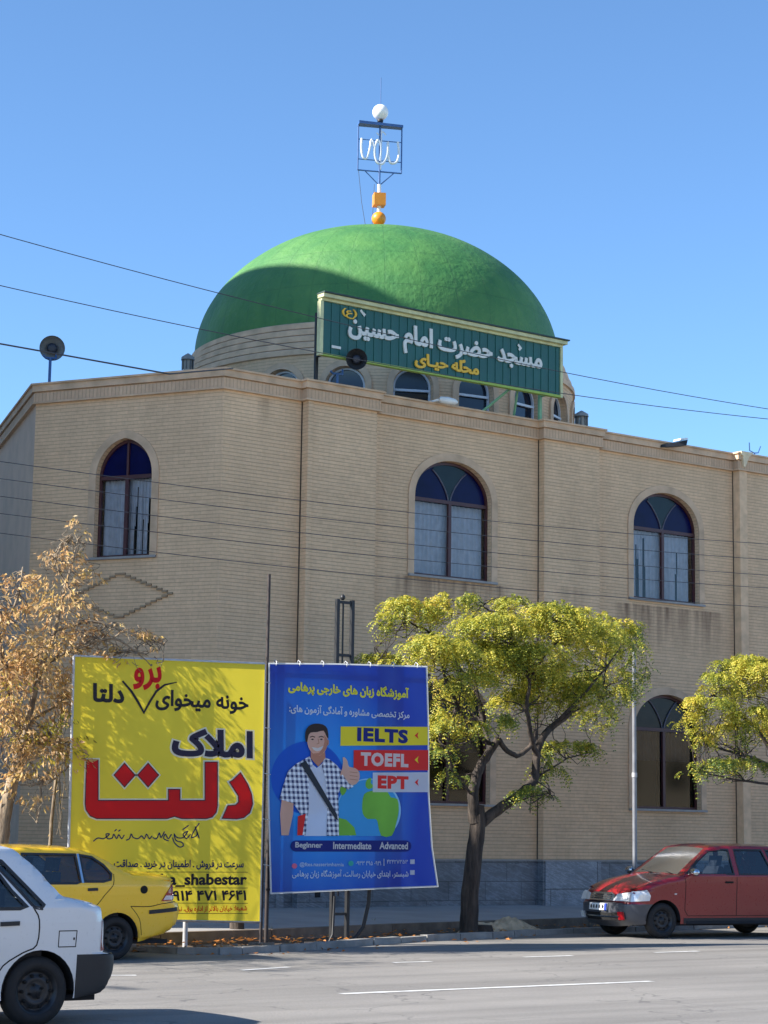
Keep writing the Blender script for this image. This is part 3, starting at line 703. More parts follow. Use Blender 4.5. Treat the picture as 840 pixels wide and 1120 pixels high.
mb = MB(); mb.prism([(p.x-.04, 31.02, p.z+.03), (p.x+.15, 30.99, p.z+.065), (p.x+.15, 31.24, p.z+.065), (p.x-.04, 31.24, p.z+.03)], [(p.x-.02, 31.02, p.z+.07), (p.x+.15, 30.99, p.z+.10), (p.x+.15, 31.24, p.z+.1), (p.x-.02, 31.24, p.z+.07)]); mb.build('visor', M_WH, t)
mb = MB(); mb.box(p.x-.05, p.x, 31.26, 31.3, 9.95, p.z-.06); mb.build('bracket', M_BLK, t)
p = onY(491, 443, 31.1); t = thing('parapet_lamp', 'small white lamp lying on the parapet below the green sign', 'lamp', (p.x, 31.1, 9.97))
mb = MB(); mb.lathe((p.x-.2, 31.15, 10.0), (1, -.1, -.03), [(0, .02), (.03, .06), (.2, .075), (.36, .06), (.42, .02)], 14); mb.build('shade', M_WH, t)
mb = MB(); mb.box(p.x-.22, p.x-.17, 31.15, 31.5, 9.97, 10.01); mb.build('arm', M_WH, t)
p = onY(825, 490, 31.6); t = thing('roof_aerial', 'small Y-shaped blue aerial bracket on the roof at the right edge', 'aerial')
t.location = (p.x, 31.6, 9.97)
mb = MB(); mb.tube([(p.x, 31.6, 9.9), (p.x, 31.6, 10.12)], .014, 6); mb.tube([(p.x-.16, 31.6, 10.34), (p.x-.15, 31.6, 10.16), (p.x, 31.6, 10.12), (p.x+.12, 31.6, 10.14), (p.x+.2, 31.6, 10.3)], .014, 6); mb.build('bracket', M_BL, t)
p = onY(152, 411, 34.4); t = thing('rooftop_lamp', 'small pale lamp lying on the left parapet beside the dome', 'lamp', (p.x, 34.0, 9.97))
mb = MB(); mb.lathe((p.x-.14, 33.6, 10.03), (1, -.4, 0), [(0, .02), (.05, .05), (.25, .055), (.3, .02)], 12); mb.build('shade', M_CO, t)
# broken stone showing white on the right-hand pilaster head
mb = MB(); q = onY(803, 494, YF-PO-.13); mb.prism([(32.36, YF-PO-.135, 9.9), (32.62, YF-PO-.135, 9.9), (32.62, YF-PO+.1, 9.9), (32.36, YF-PO+.1, 9.9)], [(32.33, YF-PO-.15, 9.99), (32.7, YF-PO-.15, 9.99), (32.7, YF-PO+.1, 9.99), (32.33, YF-PO+.1, 9.99)])
mb.prism([(32.47, YF-PO-.1, 9.66), (32.5, YF-PO-.1, 9.66), (32.5, YF-PO-.02, 9.66), (32.47, YF-PO-.02, 9.66)], [(32.4, YF-PO-.13, 9.9), (32.6, YF-PO-.13, 9.9), (32.6, YF-PO-.02, 9.9), (32.4, YF-PO-.02, 9.9)])
mb.build('broken_stone_cap', mat('bare_plaster', lin(224, 206, 172), .8), mosque)
# neighbouring block of flats to the left, outside the picture, which shades the mosque
nb = thing('apartment_block', 'tall plain block of flats beyond the left edge, across the side street', 'building', (1, 51, 0))
NBX, NBY, NBH = 5.0, 39.2, 27.2
mb = MB(); mb.box(-3, NBX, NBY, 66, 0, NBH); mb.build('wall', mat('block_render', lin(176, 166, 150), .9, vs=.6), nb)
mb = MB(); mb.box(-3.15, NBX+.15, NBY-.15, 66.15, NBH+.002, NBH+.3); mb.build('roof', M_CO, nb)
for fl in range(8):
    for k in range(2):
        mb = MB(); xx = -1.8+k*3.5; mb.box(xx, xx+1.5, NBY-.04, NBY-.002, 1.2+fl*3.1, 2.8+fl*3.1); mb.build('window', M_DKG, nb)
    for k in range(7):
        mb = MB(); yy = 40.4+k*3.7; mb.box(NBX+.002, NBX+.04, yy, yy+1.6, 1.2+fl*3.1, 2.8+fl*3.1); mb.build('window', M_DKG, nb)

# low shops across the road behind the camera: sunlit pale fronts that throw warm light back
for i, (xa, xb, hh, cc, lb) in enumerate(((-40, -14, 8.5, (222, 206, 178), 'pale cream row of shops across the road, far left'), (-13.8, 12, 9.5, (214, 196, 164), 'buff row of shops across the road, directly opposite'), (12.2, 40, 8.0, (226, 214, 192), 'whitish row of shops across the road, to the right'), (40.2, 150, 9.0, (216, 200, 172), 'sand-coloured row of shops across the road, far right'))):
    sh = thing('shop_row', lb, 'building', ((xa+xb)/2, -30, 0)); mb = MB(); mb.box(xa, xb, -38, -22, 0, hh); mb.build('wall', mat('stucco_%d' % cc[0], lin(*cc), .9, vs=.5), sh)
    mb = MB(); mb.box(xa-.1, xb+.1, -38.1, -21.6, hh+.002, hh+.3); mb.build('roof', M_CO, sh)
    k = xa+1.5
    while k < xb-2.5:
        mb = MB(); mb.box(k, k+2.4, -21.998, -21.95, .1, 2.7); mb.build('shop_window', M_DKG, sh); mb = MB(); mb.box(k+.4, k+1.9, -21.998, -21.95, 4.4, 6.0); mb.build('window', M_DKG, sh); k += 4.0
mb = MB(); mb.box(-60, 150, -21.9, -12.02, .0, .15); struct(mb.build('far_pavement', mat('far_paving', lin(170, 162, 150), .9, vs=.4)))

lb_ = thing('added_shade_house', 'unseen cream house added beyond the left edge to shade the pavement', 'building', (6.5, 36, 0))  # unseen house, added and sized to cast shade on the pavement
mb = MB(); mb.box(3, 10, 31.6, 38.9, 0, 11.7); mb.build('wall', mat('cream_stucco', lin(206, 192, 166), .9, vs=.5), lb_)
mb = MB(); mb.box(2.85, 10.15, 31.45, 39.05, 11.702, 12.0); mb.build('roof', M_CO, lb_)
for fl in range(3):
    for k in range(2):
        mb = MB(); xx = 3.9+k*3.2; mb.box(xx, xx+1.5, 31.56, 31.598, 1.3+fl*3.5, 3.1+fl*3.5); mb.build('window', M_DKG, lb_)
        mb = MB(); yy = 32.6+k*3.2; mb.box(10.002, 10.04, yy, yy+1.5, 1.3+fl*3.5, 3.1+fl*3.5); mb.build('window', M_DKG, lb_)
# ------------------------------------------------------------------ ground, road, kerb, sidewalk
def sheet(name, pts, z, m, closed_fn=None):
    mb = MB(); plate(mb, pts, [], 0, lambda u, v, w: (u, v, z if not callable(z) else z(u, v))); return struct(mb.build(name, m, fix=False))
M_ROAD = road_mat()
KERB = [(-80, 24.0), (-10, 24.7), (8, 24.82), (13.3, 24.85), (13.9, 24.5), (14.15, 23.9), (14.6, 23.55), (15, 23.6), (16.5, 24.05), (18, 24.75), (19.4, 25.3), (21, 25.68), (22.3, 26.2), (23.4, 26.5), (28.2, 27.1), (40, 28.0), (90, 33.5)]
EDGE = [(-80, 25.0), (-10, 25.6), (8, 25.65), (13, 25.7), (15, 25.8), (17.1, 26.15), (20, 27.05), (23, 27.65), (25.1, 28.05), (28.2, 28.45), (40, 29.4), (90, 34)]
m = mat('bare_earth', lin(118, 104, 86), .95, var=.25, vs=.4, bump=.3)
mb = MB(); mb.add([(-300, -300, -.14), (400, -300, -.14), (400, 500, -.14), (-300, 500, -.14)], [(0, 1, 2, 3)]); struct(mb.build('ground', m, fix=False))
mb = MB(); vs = []
for x, y in KERB: vs += [(x, -12, 0), (x, y-.001, 0)]
mb.add(vs, [(2*i, 2*i+2, 2*i+3, 2*i+1) for i in range(len(KERB)-1)]); struct(mb.build('road', M_ROAD, fix=False))
M_LINE = mat('worn_road_paint', lin(196, 196, 194), .7, var=.25, vs=9)
for (x0, y0, x1, y1) in ((112.6, 1067, 149, 1067), (264, 1061.5, 316, 1058), (430, 1053, 472, 1052), (573, 1047, 626, 1045.5), (716, 1042, 764, 1040.5), (373, 1087.3, 713, 1073.5)):
    a, b = onZ(x0, y0), onZ(x1, y1); d = (b-a).normalized(); n = Vector((-d.y, d.x, 0))*(.055 if x1-x0 < 200 else .065)
    mb = MB(); k = max(2, int((b-a).length/.25)); L_ = []; R_ = []
    for i in range(k+1):
        q = a.lerp(b, i/k); w = .8+.4*random.random(); L_.append(q+n*w+Vector((0, 0, .004))); R_.append(q-n*w+Vector((0, 0, .004)))
    mb.add(L_+R_, [(i, i+1, k+2+i, k+1+i) for i in range(k)]); struct(mb.build('lane_marking', M_LINE, fix=False))
M_KERB = mat('kerb_stone', lin(138, 136, 132), .85, var=.25, vs=4, bump=.5, bs=25)
def pathlen(P, step):
    out = []
    for (x0, y0), (x1, y1) in zip(P, P[1:]):
        L_ = math.hypot(x1-x0, y1-y0); n = max(1, int(round(L_/step)))
        for i in range(n): out.append(((x0+(x1-x0)*i/n, y0+(y1-y0)*i/n), (x0+(x1-x0)*(i+1)/n, y0+(y1-y0)*(i+1)/n)))
    return out
mb = MB()
for (a, b) in pathlen([p for p in KERB if -10 <= p[0] <= 40], .8):
    d = Vector((b[0]-a[0], b[1]-a[1])); d.normalize(); n = Vector((-d.y, d.x)); g = .012; j = random.uniform(-.012, .012); t = random.uniform(-.01, .012)
    A = Vector(a)+d*g+n*j; B = Vector(b)-d*g+n*j
    base = [(A.x, A.y, -.1), (B.x, B.y, -.1), (B.x+n.x*.16, B.y+n.y*.16, -.1), (A.x+n.x*.16, A.y+n.y*.16, -.1)]
    top = [(A.x+n.x*.02, A.y+n.y*.02, .09+t), (B.x+n.x*.02, B.y+n.y*.02, .09+t), (B.x+n.x*.16, B.y+n.y*.16, .09+t), (A.x+n.x*.16, A.y+n.y*.16, .09+t)]
    mb.prism(base, top)
struct(mb.build('kerb', M_KERB))
# planting strip between kerb and raised pavement
mb = MB(); vs = []; XS = np.arange(-10, 40.01, .18); nc = 9
ip = lambda P, x: float(np.interp(x, [p[0] for p in P], [p[1] for p in P]))
for x in XS:
    y0 = ip(KERB, x)+.14; y1 = ip(EDGE, x)+.05
    for j in range(nc): f = j/(nc-1); vs.append((x, y0+(y1-y0)*f, .03-.10*math.sin(math.pi*f)**.6+random.uniform(-.012, .02)))
mb.add(vs, [(i*nc+j, (i+1)*nc+j, (i+1)*nc+j+1, i*nc+j+1) for i in range(len(XS)-1) for j in range(nc-1)], True)
struct(mb.build('planting_strip', mat('dry_soil', lin(96, 80, 64), .95, var=.35, vs=5, bump=.8, bs=40), fix=False))
M_PAV = mat('pavement_concrete', lin(150, 148, 146), .85, var=.12, vs=1.2, bump=.2, bs=50)
M_PEDGE = mat('pavement_edge_wall', lin(112, 100, 88), .9, var=.3, vs=4, bump=.5, bs=20)
ZS = lambda y, ye: .17+(y-ye)/(YF-ye)*.10
mb = MB(); vs = []
for x in XS:
    ye = ip(EDGE, x)
    for f in (0, .5, 1): y = ye+(34.9+2-ye)*f if x < 17.3 else ye+(YF-.02-ye)*f; vs.append((x, y, .17+f*.10))
mb.add(vs, [(i*3+j, (i+1)*3+j, (i+1)*3+j+1, i*3+j+1) for i in range(len(XS)-1) for j in range(2)])
struct(mb.build('pavement', M_PAV, fix=False))
mb = MB(); mb.box(5.2, 24, 36.95, 60, .2, .262); struct(mb.build('side_street', M_PAV))
mb = MB()
for a, b in pathlen([p for p in EDGE if -10 <= p[0] <= 40], 2.2):
    d = Vector((b[0]-a[0], b[1]-a[1])); d.normalize(); n = Vector((-d.y, d.x)); A = Vector(a)+d*.006; B = Vector(b)-d*.006
    mb.prism([(A.x-n.x*.02, A.y-n.y*.02, -.13), (B.x-n.x*.02, B.y-n.y*.02, -.13), (B.x+n.x*.14, B.y+n.y*.14, -.13), (A.x+n.x*.14, A.y+n.y*.14, -.13)],
             [(A.x-n.x*.02, A.y-n.y*.02, .178), (B.x-n.x*.02, B.y-n.y*.02, .178), (B.x+n.x*.14, B.y+n.y*.14, .178), (A.x+n.x*.14, A.y+n.y*.14, .178)])
struct(mb.build('pavement_edge', M_PEDGE))
# heap of sandy rubble by the tree
q = onZ(585, 1021); mb = MB(); vs = []; n1_, n2_ = 26, 12
for i in range(n1_+1):
    for j in range(n2_+1):
        a = i/n1_*2-1; c_ = j/n2_*2-1; h = max(0, 1-a*a-c_*c_)**.8; vs.append((q.x-.35+a*1.0+.1*c_, q.y+.45+c_*.34, -.03+h*(.24+.05*math.sin(7*a)+random.uniform(-.03, .03))+.0))
mb.add(vs, [(i*(n2_+1)+j, (i+1)*(n2_+1)+j, (i+1)*(n2_+1)+j+1, i*(n2_+1)+j+1) for i in range(n1_) for j in range(n2_)])
o = tag(mb.build('rubble_heap', mat('sandy_rubble', lin(196, 172, 140), .95, var=.3, vs=6, bump=.9, bs=30), fix=False), 'low heap of pale sandy rubble between the big tree and the red car', 'rubble')
# flat stones and a slab pile near the taxi
mb = MB()
for k in range(34):
    x = random.uniform(14.0, 17.0); y = ip(KERB, x)+random.uniform(.12, .75); s = random.uniform(.06, .28); h = random.uniform(.02, .07); a = random.uniform(0, 3)
    P = [(x+s*math.cos(a+t)*random.uniform(.6, 1), y+s*.6*math.sin(a+t)*random.uniform(.6, 1)) for t in (0, 1.2, 2.4, 3.6, 4.9)]
    z0 = .02; mb.prism([(u, v, z0) for u, v in P], [(u, v, z0+h) for u, v in P])
tag(mb.build('broken_stones', mat('broken_stone', lin(128, 116, 104), .9, var=.3, vs=5)), 'broken flat stones lying along the kerb under the yellow billboard', 'stones')['kind'] = 'stuff'
# dry leaves on the strip
mb = MB()
for k in range(750):
    x = random.gauss(14.2, 1.3) if k < 260 else random.uniform(11, 30); y = random.uniform(ip(KERB, x)+.1, ip(EDGE, x)-.02) if k % 9 else ip(KERB, x)-abs(random.gauss(0, .35)); a = random.uniform(0, 6.28); s = random.uniform(.025, .055)
    z = .012 if y < ip(KERB, x) else .05+random.uniform(0, .04); ca, sa = math.cos(a)*s, math.sin(a)*s; t = random.uniform(-.02, .025)
    mb.add([(x-ca, y-sa, z), (x+sa*.45, y-ca*.45, z+t+.01), (x+ca, y+sa, z+.01), (x-sa*.45, y+ca*.45, z+.004)], [(0, 1, 2, 3)])
M_LITTER = leaf_mat('dry_leaf_litter', [lin(120, 80, 42), lin(186, 120, 56), lin(150, 100, 50), lin(206, 160, 90)], .2)
tag(mb.build('fallen_leaves', M_LITTER, fix=False), 'scattered dry brown leaves along the kerb and strip', 'leaves')['kind'] = 'stuff'
mb = MB()
for (px, py) in ((258, 1028), (262, 1026), (416, 1020), (306, 1030), (225, 1028), (700, 1010)):
    q = onZ(px, py)
    for k in range(16): a = random.uniform(0, 6.28); h = random.uniform(.08, .24); r = random.uniform(.02, .12); mb.tube([(q.x, q.y+.2, 0), (q.x+r*.4*math.cos(a), q.y+.2+r*.4*math.sin(a), h*.6), (q.x+r*math.cos(a), q.y+.2+r*math.sin(a), h)], [.006, .004, .001], 3, False)
tag(mb.build('weeds', mat('weed_green', lin(96, 104, 52), .8, var=.3, vs=20)), 'thin dry weeds growing in the strip behind the kerb', 'weeds')['kind'] = 'stuff'

# ------------------------------------------------------------------ billboards
YB = 24.8
def vinyl(name, col, trans=.45, var=.05):
    return mat(name, col, .55, var=var, vs=1.2, bump=.5, bs=1.6, spec=.3, trans=trans)
V_YEL = vinyl('yellow_vinyl', lin(236, 214, 62), .38); V_RED = vinyl('red_print', lin(220, 32, 38)); V_BLACK = vinyl('black_print', lin(24, 20, 30), 0); V_NAVY = vinyl('navy_print', lin(30, 40, 90), .2)
V_WHITE = vinyl('white_print', lin(236, 236, 232)); V_DBL = vinyl('violet_black_print', lin(32, 24, 50), 0)
V_BLUE = None
def blue_vinyl():
    m, N, L, b = nodes_of('blue_vinyl'); pos, (x, y, z) = geo_xyz(N, L)
    dx = mth(N, L, 'SUBTRACT', x, 17.0); dz = mth(N, L, 'SUBTRACT', z, 2.2)
    r = mth(N, L, 'SQRT', mth(N, L, 'ADD', mth(N, L, 'MULTIPLY', dx, dx), mth(N, L, 'MULTIPLY', dz, dz)))
    n1 = noise(N, L, pos, .9, 4)
    c = mixc(N, L, ramp(N, L, mth(N, L, 'ADD', r, mth(N, L, 'MULTIPLY', n1, .5)), .3, 2.1), lin(16, 134, 216), lin(6, 50, 156))
    L.new(c, b.inputs['Base Color']); b.inputs['Roughness'].default_value = .5
    w = N.new('ShaderNodeTexWave'); w.inputs['Scale'].default_value = .55; w.inputs['Distortion'].default_value = 6; w.inputs['Detail'].default_value = 2; L.new(pos, w.inputs['Vector'])
    bp = N.new('ShaderNodeBump'); bp.inputs['Strength'].default_value = .5; bp.inputs['Distance'].default_value = .05; L.new(w.outputs['Fac'], bp.inputs['Height']); L.new(bp.outputs[0], b.inputs['Normal'])
    t = N.new('ShaderNodeBsdfTranslucent'); L.new(c, t.inputs['Color']); mx = N.new('ShaderNodeMixShader'); mx.inputs[0].default_value = .2
    L.new(b.outputs[0], mx.inputs[1]); L.new(t.outputs[0], mx.inputs[2]); L.new(mx.outputs[0], N['Material Output'].inputs[0]); return m
V_BLUE = blue_vinyl()
M_POLE = mat('pale_steel', lin(176, 176, 178), .5, .2, var=.2, vs=8); M_DPOLE = mat('rusty_dark_steel', lin(58, 50, 48), .7, .2, var=.3, vs=12)

class Board:
    """print laid out on the sheet at its own place; layer k sits k*2.5 mm in front"""
    def __init__(s, root, Y, ox, oy, sc): s.root, s.Y, s.ox, s.oy, s.sc = root, Y, ox, oy, sc
    def p(s, u, v, k=1, w=0): q = onY(s.ox+u/s.sc, s.oy+v/s.sc, s.Y); return (q.x, s.Y-.0025*k-w, q.z)
    def poly(s, name, pts, m, k=1, sm=0, holes=()):
        if sm: pts = smooth2(pts, sm, True)
        mb = MB(); plate(mb, pts, holes, 0, lambda u, v, w: s.p(u, v, k)); return mb.build(name, m, s.root, fix=False)
    def line(s, name, pts, w, m, k=2, closed=False, sm=0):
        if sm: pts = smooth2(pts, sm, closed)
        mb = MB(); ribbon(mb, pts, w, lambda u, v, w_: s.p(u, v, k), closed); return mb.build(name, m, s.root, fix=False)
    def txt(s, name, st, u0, u1, v0, v1, m, k=2, bold=.02, rtl=True, track=0):
        # box given in sheet pixels: left, right, top, bottom
        uc, vc = (u0+u1)/2, (v0+v1)/2; a = s.p(u0, vc); b = s.p(u1, vc); t = s.p(uc, v0); bo = s.p(uc, v1)
        mb = MB(); text(mb, st, a[0], b[0], bo[2], t[2], lambda x, z, w: (x, s.Y-.0025*k-w, z), 0, bold, rtl, track); return mb.build(name, m, s.root, fix=False)

yb = thing('yellow_billboard', 'tall yellow billboard with big red and black lettering behind the yellow car', 'billboard', (14.5, YB, 0))
B = Board(yb, YB, 60, 700, 791/240)
B.poly('sheet', [(72, 60), (757, 88), (738, 1014), (48, 1000)], V_YEL, 0)
B.line('edge_strip', [(70, 58), (759, 86)], 9, M_POLE, -3); 
mb = MB()
for (a, b, r) in ((B.p(72, 58, 0, -.02), B.p(46, 1003, 0, -.02), .022), (B.p(46, 1003, 0, -.02), B.p(740, 1016, 0, -.02), .02), (B.p(740, 1016, 0, -.02), B.p(759, 86, 0, -.02), .022), (B.p(759, 86, 0, -.02), B.p(72, 58, 0, -.02), .02)): mb.tube([a, b], r, 8)
mb.build('frame', M_POLE, yb)
for (px, m_, r) in ((204, M_POLE, .035), (84, M_POLE, .035), (292.5, M_DPOLE, .03)):
    a = onY(px, 1000, YB+.06); mb = MB(); mb.tube([(a.x, YB+.08, -.05), (a.x, YB+.08, 3.6)], r, 8); mb.build('post', m_, yb)
B.txt('slogan_lettering', 'خونه میخوای', 362, 698, 186, 262, V_BLACK, 2, .03)
B.txt('slogan_lettering', 'دلتا', 136, 250, 158, 226, V_BLACK, 2, .04)
B.txt('red_word', 'برو', 282, 384, 92, 182, V_RED, 2, .035)
B.line('tick_mark', [(243, 148), (275, 185), (300, 225), (320, 262), (340, 225), (365, 185), (395, 162), (440, 152)], [7, 8, 9, 6, 8, 8, 7, 3], V_BLACK, 3)
# heading word, outlined
B.txt('heading_outline', 'املاک', 414, 721, 314, 430, V_WHITE, 2, .09); B.txt('heading', 'املاک', 421, 714, 321, 424, V_DBL, 3, .045)
L1 = [(113, 432), (155, 432), (155, 578), (408, 578), (408, 538), (450, 538), (450, 578), (540, 578), (540, 440), (585, 440), (585, 598), (580, 622), (566, 638), (545, 644), (456, 644), (430, 636), (404, 644), (150, 644), (126, 634), (111, 612), (108, 590)]
D1 = [(640, 505), (668, 478), (694, 520), (708, 556), (712, 590), (702, 622), (680, 640), (655, 645), (602, 643), (622, 597), (650, 595), (661, 584), (660, 562), (628, 512)]
for pts in (L1, D1, [(212, 487), (250, 444), (288, 487), (250, 530)], [(297, 487), (335, 444), (373, 487), (335, 530)]):
    B.line('word_outline', pts, 13, V_WHITE, 2, True); B.poly('red_wordmark', pts, V_RED, 3); B.line('word_shadow', pts, 3, V_DBL, 4, True)
# handwritten line
hand = [[(520, 660), (500, 690), (492, 712), (510, 705), (512, 690)], [(505, 672), (520, 715)], [(488, 700), (474, 716), (462, 700), (478, 690), (462, 712), (440, 712), (430, 700), (436, 722), (458, 730), (462, 742), (448, 746), (430, 730), (424, 712)],
        [(482, 668), (460, 684)], [(420, 700), (408, 716), (398, 700), (392, 716), (410, 724)], [(395, 690), (382, 712), (376, 696), (366, 716), (352, 712)], [(350, 706), (340, 716), (330, 700), (322, 716), (312, 706), (300, 716), (282, 712), (275, 700), (268, 716), (256, 722)],
        [(250, 702), (240, 716), (230, 702), (222, 716), (212, 700), (206, 714), (190, 716), (184, 700), (196, 700), (176, 716), (154, 714), (138, 726)], [(236, 684), (228, 690)], [(222, 682), (214, 690)]]
for h in hand: B.line('handwriting', h, 4.2, V_NAVY, 2, False, 4)
B.txt('promise_line', 'سرعت در فروش . اطمینان در خرید . صداقت', 212, 680, 792, 828, V_NAVY, 2, .03)
B.txt('account_name', 'delta_shabestar', 318, 692, 842, 890, V_BLACK, 2, .035, False)
B.txt('phone_number', '۰۹۱۴ ۴۷۱ ۴۶۴۱', 408, 690, 902, 940, V_BLACK, 2, .03, False)
B.txt('address_line', 'شعبه۱: خیابان بالاتر از اداره برق، نبش کوچه', 380, 692, 958, 984, V_RED, 2, .02)
for v in (836, 893, 948, 985): B.line('rule', [(330, v), (695, v+1)], 2, V_BLACK, 2)

bb = thing('blue_banner', 'blue language school banner with a smiling man in a checked shirt and a globe', 'banner', (17.6, YB, 0))
B = Board(bb, YB-.02, 280, 640, 2.8)
OUT = [(40, 240), (250, 242), (522, 250), (527, 420), (528, 640), (538, 800), (556, 922), (300, 932), (46, 944), (38, 640)]
B.poly('sheet', OUT, V_BLUE, 0); B.line('white_hem', OUT, 5, V_WHITE, 1, True)
V_YT = vinyl('pale_yellow_print', lin(232, 222, 60), .2); V_DK = vinyl('navy_round', lin(14, 88, 196), .2); V_SKY = vinyl('globe_blue', lin(62, 160, 220), .2); V_GRN = vinyl('continent_green', lin(120, 186, 66), .2, .2); V_PILL = vinyl('pill_navy', lin(14, 34, 120), .2)
V_LW = vinyl('pale_ring', lin(150, 205, 236), .2)
cut = lambda cx, cy, r, ymax=2000: [(cx+r*math.cos(t), min(ymax, cy+r*math.sin(t))) for t in [2*math.pi*i/60 for i in range(60)]]
B.poly('dark_disc', [(max(45, a), b) for a, b in cut(158, 590, 112)], V_DK, 1)
B.poly('globe_rim', cut(345, 690, 98, 768), V_LW, 2); B.poly('globe', cut(343, 690, 94, 768), V_SKY, 3)
B.poly('continent', [(330, 640), (352, 630), (380, 628), (402, 634), (412, 650), (432, 655), (436, 690), (428, 730), (415, 767), (382, 767), (372, 730), (365, 716), (340, 716), (326, 700), (324, 672)], V_GRN, 4, 2)
B.poly('continent', [(338, 596), (352, 590), (350, 606), (360, 616), (345, 625), (334, 615)], V_GRN, 4, 2); B.poly('continent', [(250, 712), (275, 718), (300, 742), (306, 766), (250, 767)], V_GRN, 4)
B.poly('continent', [(256, 622), (270, 612), (276, 630), (262, 645)], V_GRN, 4, 2)
B.txt('title', 'آموزشگاه زبان های خارجی پرهامی', 98, 468, 302, 345, V_YT, 2, .045); B.txt('subtitle', 'مرکز تخصصی مشاوره و آمادگی آزمون های:', 101, 470, 373, 404, V_WHITE, 2, .03)
V_YB = vinyl('yellow_band', lin(236, 216, 44), .2); V_RB = vinyl('red_band', lin(224, 44, 40), .2)
for (pts, m_, tx, m2, box, am) in (([(258, 433), (524, 434), (525, 490), (257, 492)], V_YB, 'IELTS', V_PILL, (308, 464, 439, 482), V_RB), ([(298, 505), (526, 505), (526, 567), (297, 568)], V_RB, 'TOEFL', V_WHITE, (319, 465, 514, 556), V_YB),
                          ([(356, 574), (527, 573), (529, 634), (356, 634)], V_WHITE, 'EPT', V_RB, (371, 465, 584, 624), V_RB)):
    B.poly('band', pts, m_, 5); B.txt('band_lettering', tx, *box, m2, 6, .055, False, .06)
    yc = (box[2]+box[3])/2; B.poly('arrow', [(484, yc), (496, yc-11), (493, yc), (496, yc+11)], am, 6)
# printed man
V_SK = vinyl('skin_print', lin(232, 182, 156), .3, .08); V_SK2 = vinyl('skin_shadow_print', lin(192, 134, 108), .2); V_HAIR = vinyl('hair_print', lin(46, 32, 28), .1); V_TEE = vinyl('tee_print', lin(222, 230, 240), .3); V_STRAP = vinyl('strap_print', lin(38, 46, 56), .1)
m, N, L, b = nodes_of('checked_shirt_print'); pos, (x, y, z) = geo_xyz(N, L)
fx_ = mth(N, L, 'LESS_THAN', mth(N, L, 'FRACT', mth(N, L, 'MULTIPLY', mth(N, L, 'MULTIPLY_ADD', z, .12, x), 13)), .5); fz_ = mth(N, L, 'LESS_THAN', mth(N, L, 'FRACT', mth(N, L, 'MULTIPLY', z, 13)), .5)
c = mixc(N, L, mth(N, L, 'MULTIPLY', mth(N, L, 'ADD', fx_, fz_), .5), lin(222, 228, 236), lin(28, 44, 92)); L.new(c, b.inputs['Base Color']); b.inputs['Roughness'].default_value = .6; V_SHIRT = m
B.poly('printed_arm', [(78, 650), (113, 664), (112, 700), (98, 766), (76, 766), (72, 700)], V_SK, 6)
B.poly('printed_tee', [(160, 540), (185, 560), (208, 540), (222, 600), (228, 768), (146, 768), (158, 690), (150, 590)], V_TEE, 5)
B.poly('printed_shirt', [(70, 655), (82, 612), (96, 570), (120, 548), (162, 524), (172, 548), (160, 590), (160, 680), (150, 766), (132, 766), (134, 700), (112, 668)], V_SHIRT, 7)
B.poly('printed_shirt', [(204, 526), (224, 534), (246, 552), (262, 572), (262, 600), (250, 640), (252, 768), (214, 768), (216, 690), (212, 600), (200, 556)], V_SHIRT, 7)
B.poly('printed_neck', [(166, 500), (208, 500), (210, 530), (188, 556), (165, 530)], V_SK2, 8)
B.poly('printed_face', [(154, 470), (160, 448), (186, 438), (212, 448), (217, 474), (213, 500), (200, 518), (186, 522), (170, 514), (158, 496)], V_SK, 9, 3)
B.poly('printed_face_shadow', [(206, 458), (217, 474), (213, 500), (200, 518), (186, 523), (172, 516), (190, 514), (202, 500), (207, 480)], V_SK2, 9.5)
B.poly('printed_ear', [(213, 476), (221, 474), (220, 488), (214, 494)], V_SK2, 9)
B.poly('printed_hair', [(148, 476), (148, 450), (158, 432), (178, 424), (202, 427), (216, 440), (219, 470), (212, 462), (204, 446), (184, 450), (164, 452), (157, 464), (154, 480)], V_HAIR, 10, 2)
for u in (170, 197): B.line('printed_brow', [(u-8, 466), (u, 463), (u+8, 466)], 2.5, V_HAIR, 10); B.poly('printed_eye', [(u-5, 472), (u, 470), (u+5, 472), (u, 475)], V_HAIR, 10)
B.line('printed_nose', [(187, 470), (190, 484), (183, 487)], 2, V_SK2, 10); B.poly('printed_smile', [(168, 496), (186, 499), (203, 493), (196, 506), (184, 509), (174, 505)], V_WHITE, 10)
B.poly('printed_hand', [(262, 560), (264, 540), (263, 528), (270, 528), (278, 540), (282, 556), (300, 560), (314, 574), (312, 600), (292, 614), (266, 606), (256, 580)], V_SK, 9, 2)
for v in (572, 583, 594): B.line('printed_finger_line', [(284, v), (308, v+3)], 1.8, V_SK2, 10)
B.poly('printed_cuff', [(250, 588), (262, 580), (280, 606), (296, 616), (280, 626), (252, 612)], V_SHIRT, 10)
B.poly('printed_strap', [(132, 546), (150, 538), (244, 700), (248, 720), (240, 716)], V_STRAP, 11); B.poly('printed_book', [(126, 708), (150, 700), (140, 766), (124, 766)], V_RB, 8)
B.poly('badge', arc(122, 799, 17, 17, 90, 270, 10)+arc(458, 799, 17, 17, -90, 90, 10), V_PILL, 3)
for t_, a, b_ in (('Beginner', 119, 202), ('Intermediate', 235, 352), ('Advanced', 377, 464)): B.txt('badge_lettering', t_, a, b_, 787, 809, V_WHITE, 4, .03, False)
V_PK = vinyl('pink_icon', lin(226, 110, 140), .2); V_TL = vinyl('teal_icon', lin(60, 180, 160), .2)
B.poly('icon', cut(117, 860, 8), V_PK, 3); B.poly('icon', cut(290, 852, 8), V_TL, 3)
for v in (847, 880): B.poly('icon', [(471, v-7), (485, v-7), (485, v+7), (471, v+7)], V_WHITE, 3)
